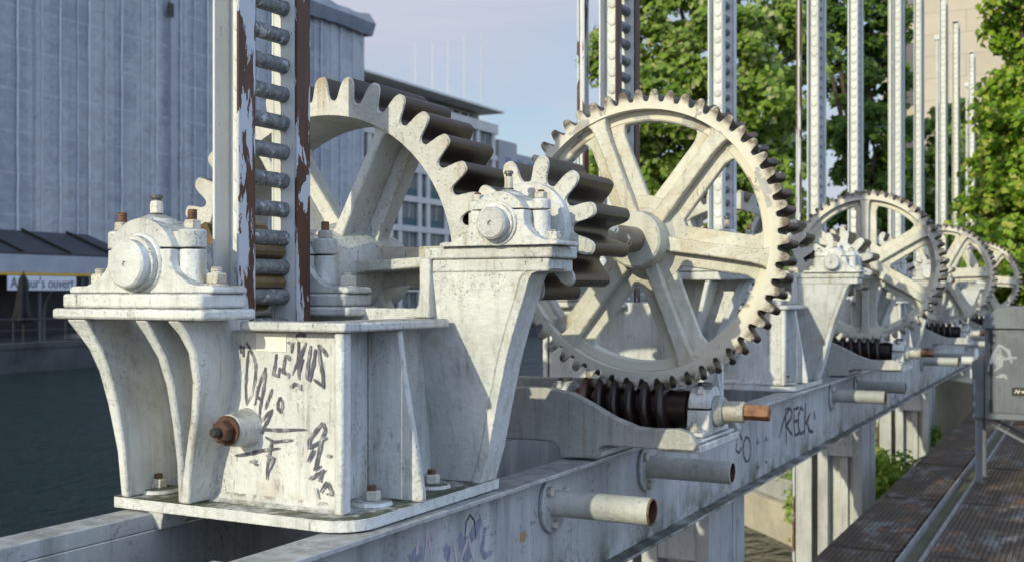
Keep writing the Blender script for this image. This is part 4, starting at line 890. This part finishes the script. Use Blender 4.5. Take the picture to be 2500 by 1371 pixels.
# ---------------------------------------------------------------- trees and ivy
def leaf_mat(name, cols, tr=.48):
    t = NT(name); g = t.n('ShaderNodeNewGeometry'); cr = t.n('ShaderNodeValToRGB'); el = cr.color_ramp.elements
    el[0].color = (*cols[0], 1); el[1].color = (*cols[-1], 1); el[1].position = 1
    for i, c in enumerate(cols[1:-1]): e = el.new((i+1)/(len(cols)-1)); e.color = (*c, 1)
    t.l(g.outputs['Random Per Island'], cr.inputs['Fac']); t.l(cr.outputs['Color'], t.b.inputs['Base Color']); t.b.inputs['Roughness'].default_value = .5
    ts = t.n('ShaderNodeBsdfTranslucent'); t.l(cr.outputs['Color'], ts.inputs['Color']); ms = t.n('ShaderNodeMixShader'); ms.inputs['Fac'].default_value = tr
    t.l(t.b.outputs[0], ms.inputs[1]); t.l(ts.outputs[0], ms.inputs[2]); t.l(ms.outputs[0], t.out.inputs['Surface']); return t.mat
M['leaf'] = leaf_mat('linden_leaves', [(0.081, 0.149, 0.016), (0.135, 0.243, 0.027), (0.203, 0.324, 0.038), (0.27, 0.405, 0.054), (0.351, 0.459, 0.108), (0.5, 0.5, 0.27)])
M['leaf2'] = leaf_mat('dark_leaves', [(0.047, 0.101, 0.016), (0.081, 0.162, 0.024), (0.121, 0.223, 0.034), (0.189, 0.311, 0.041)])
M['leaf3'] = leaf_mat('bright_leaves', [(0.068, 0.149, 0.011), (0.149, 0.284, 0.016), (0.243, 0.405, 0.022), (0.351, 0.5, 0.034), (0.5, 0.5, 0.121)])
M['bark'] = noisy('bark', (.10, .075, .055), (.05, .04, .03), 6, .9, .8, stretch=(2, 2, .4))
def leaves(clumps, n_per, size, seed, spread):
    rg = np.random.default_rng(seed); C = np.array([c[:3] for c in clumps]); Rr = np.array([c[3] for c in clumps])
    N = len(clumps)*n_per; ci = np.repeat(np.arange(len(clumps)), n_per)
    d = rg.normal(size=(N, 3)); d /= np.linalg.norm(d, axis=1)[:, None]; rad = rg.random(N)**.45
    p = C[ci]+d*(rad*Rr[ci])[:, None]*np.array(spread)
    nrm = rg.normal(size=(N, 3))+np.array([-.4, -1.3, .9])+d*.7; nrm /= np.linalg.norm(nrm, axis=1)[:, None]
    u = np.cross(nrm, rg.normal(size=(N, 3))); u /= np.linalg.norm(u, axis=1)[:, None]; v = np.cross(nrm, u)
    s = size*(.55+.8*rg.random(N))[:, None]
    quad = np.stack([p-u*s*.62, p-v*s*.42+nrm*s*.1+u*s*.05, p+u*s*.62-nrm*s*.12, p+v*s*.42+nrm*s*.1+u*s*.05], 1).reshape(-1, 3)
    return quad, N
def leaf_obj(name, quad, N, mat, parent=None, org=(0, 0, 0)):
    og = ORG[parent.name] if parent is not None else Vector(org)
    me = bpy.data.meshes.new(name); me.vertices.add(N*4); me.vertices.foreach_set('co', (quad-np.array(og)).ravel()); me.loops.add(N*4); me.loops.foreach_set('vertex_index', np.arange(N*4, dtype=np.int32))
    me.polygons.add(N); me.polygons.foreach_set('loop_start', np.arange(0, N*4, 4, dtype=np.int32)); me.polygons.foreach_set('loop_total', np.full(N, 4, dtype=np.int32)); me.update(calc_edges=True); me.materials.append(mat)
    o = link(bpy.data.objects.new(name, me), parent)
    if parent is None: o.location = og
    return o
def tree(label, base, blobs, dens, n_per, size, seed, mat, cr=.42, shell=.55, trunk_r=.25):
    """blobs (centre, radius): leaf clumps sit mostly on each blob's outside, so light and dark masses form"""
    rg = random.Random(seed); t = thing('tree', label, 'tree', base, 'trees on the island'); cl = []; twigs = MB()
    top = max(b[0].z for b in blobs); ctr = sum((b[0] for b in blobs), Vector())/len(blobs)
    trunk_top = Vector((base[0]*.5+ctr.x*.5, base[1]*.5+ctr.y*.5, ctr.z*.8+base[2]*.2))
    mb = MB(); k = 8; P = [Vector(base).lerp(trunk_top, i/k)+Vector((.12*math.sin(i*1.3+seed), .12*math.cos(i*1.7), 0)) for i in range(k+1)]
    mb.tube(P, [trunk_r*(1.25-.8*i/k) for i in range(k+1)], 10); obj('trunk', mb, M['bark'], t, 0, 60)
    for c, r in blobs:
        s = P[rg.randint(k-3, k)]; m1 = s.lerp(c, .5)+Vector((rg.uniform(-.3, .3), rg.uniform(-.3, .3), .25)); mbl = MB(); mbl.tube([s, m1, c], [trunk_r*.42, trunk_r*.26, trunk_r*.1], 7); obj('limb', mbl, M['bark'], t, 0, 60)
        nc = int(dens*r*r)
        for i in range(nc):
            d = Vector((rg.gauss(0, 1), rg.gauss(0, 1), rg.gauss(0, 1))).normalized(); rr = r*(shell+(1-shell)*rg.random())*(1+.25*mnoise.noise(d*2+c))
            p = c+d*rr; cl.append((p.x, p.y, p.z, cr*(.6+.8*rg.random())))
            if i % 5 == 0: twigs.tube([c, c.lerp(p, .6)+Vector((0, 0, .1)), p], [trunk_r*.1, trunk_r*.05, .01], 4)
    q, N = leaves(cl, n_per, size, seed, (1, 1, .62)); leaf_obj('crown', q, N, mat, t); obj('twigs', twigs, M['bark'], t, 0, 60)
def B(lst, d): return [(pt(px, py, d=d+dd), r) for px, py, dd, r in lst]
tree('big leafy linden with pale blossoms behind the nearest worm wheel', tuple(pt(1700, 960, d=27)[:2])+(-2.44,), B([(1490, 130, 0, .75), (1530, 330, 0, 1.0), (1480, 430, .5, .75), (1600, 60, 0, 1.3), (1640, 250, -1, 1.2), (1560, 500, 0, .9), (1740, 130, -1, 1.3), (1720, 420, 0, 1.2), (1830, 30, .5, 1.3), (1850, 250, -1, 1.1), (1860, 470, 0, 1.2), (1620, -160, 1, 1.5), (1850, -180, 1, 1.5), (1660, 610, .5, .9), (1880, 620, 0, 1.1), (1930, 140, 1, 1.0), (1930, 360, 1, 1.0), (1460, 580, 1, .6), (1600, 430, 1, 1.0)], 27), 23, 80, .16, 11, M['leaf'])
tree('dark green tree between the third and fifth tall racks', tuple(pt(2100, 960, d=36)[:2])+(-2.44,), B([(2010, 60, 0, 1.2), (2120, 40, 0, 1.3), (2150, 170, 0, 1.2), (2130, 330, -1, 1.2), (2060, 200, 1, .9), (2040, 330, 1, .6), (2150, 470, 0, 1.1), (2080, 560, 0, 1.2), (1990, 610, 0, 1.1), (2040, -120, 0, 1.6), (2170, 600, 0, 1.3), (2090, 440, 1, .8)], 36), 21, 80, .18, 12, M['leaf2'])
tree('lower sunny tree in front of the limestone building', tuple(pt(2270, 960, d=40)[:2])+(-2.44,), B([(2250, 360, 0, 1.2), (2330, 330, 0, 1.2), (2230, 480, 0, 1.3), (2310, 450, -1, 1.4), (2370, 430, 0, 1.3), (2270, 570, 0, 1.4), (2360, 560, 0, 1.4), (2200, 600, 0, 1.2), (2420, 520, 0, 1.3)], 40), 22, 80, .18, 13, M['leaf'])
tree('near bright green tree overhanging from the right', tuple(pt(2640, 960, d=19)[:2])+(-2.44,), B([(2480, 20, 0, .55), (2570, 60, 0, .9), (2500, 190, 0, .6), (2600, 260, 0, 1.1), (2440, 330, 0, .42), (2490, 350, 0, .7), (2450, 480, 0, .6), (2520, 520, 0, .8), (2420, 590, 0, .45), (2480, 640, 0, .75), (2570, 640, 0, 1.0), (2460, 250, 1, .5), (2430, 420, .5, .45), (2440, 680, 0, .5), (2560, 400, 0, .9), (2390, 520, .5, .3)], 19), 42, 100, .11, 14, M['leaf3'], .34)
tree('far dark tree behind the right hand hoists', tuple(pt(2450, 960, d=52)[:2])+(-2.44,), B([(2330, 640, 0, 1.6), (2440, 620, 0, 1.8), (2520, 600, 0, 1.9), (2240, 670, 0, 1.4), (2150, 680, 0, 1.3), (2060, 680, 0, 1.3), (2400, 500, 3, 1.8), (2480, 440, 3, 1.8)], 52), 14, 90, .2, 15, M['leaf2'])
def ivy(label, a, b, zc, h, dep, n, seed):
    rg = random.Random(seed); cl = []
    for i in range(n):
        p = a.lerp(b, rg.random()); cl.append((p.x+rg.uniform(-dep, dep), p.y+rg.uniform(-dep, dep), zc+rg.uniform(-h, h), .16+.1*rg.random()))
    q, N = leaves(cl, 150, .05, seed, (1, 1, .9)); o = leaf_obj('ivy', q, N, M['leaf3'], None, (a.x, a.y, zc-h)); tag(o, label, 'ivy', None, 'stuff')
i0 = pt(1880, 1165, Z=-2.42); i1 = pt(2000, 1205, Z=-2.42)
ivy('bright green ivy mass spilling over the island quay', i0-nr_*.5, i1-nr_*.5+dr_*1.0, -2.25, .32, .25, 110, 21)
p0 = pt(1950, 1262, d=14.4); ivy('small ivy tuft hanging on the sunlit quay stone', p0+Vector((0, 0, .1)), p0+dr_*.35, p0.z, .28, .08, 14, 22)
ivy('green ivy growing behind the gate piers at the stone wall', A2+nr_*.5, B2+nr_*.5, -2.2, .25, .35, 160, 23)
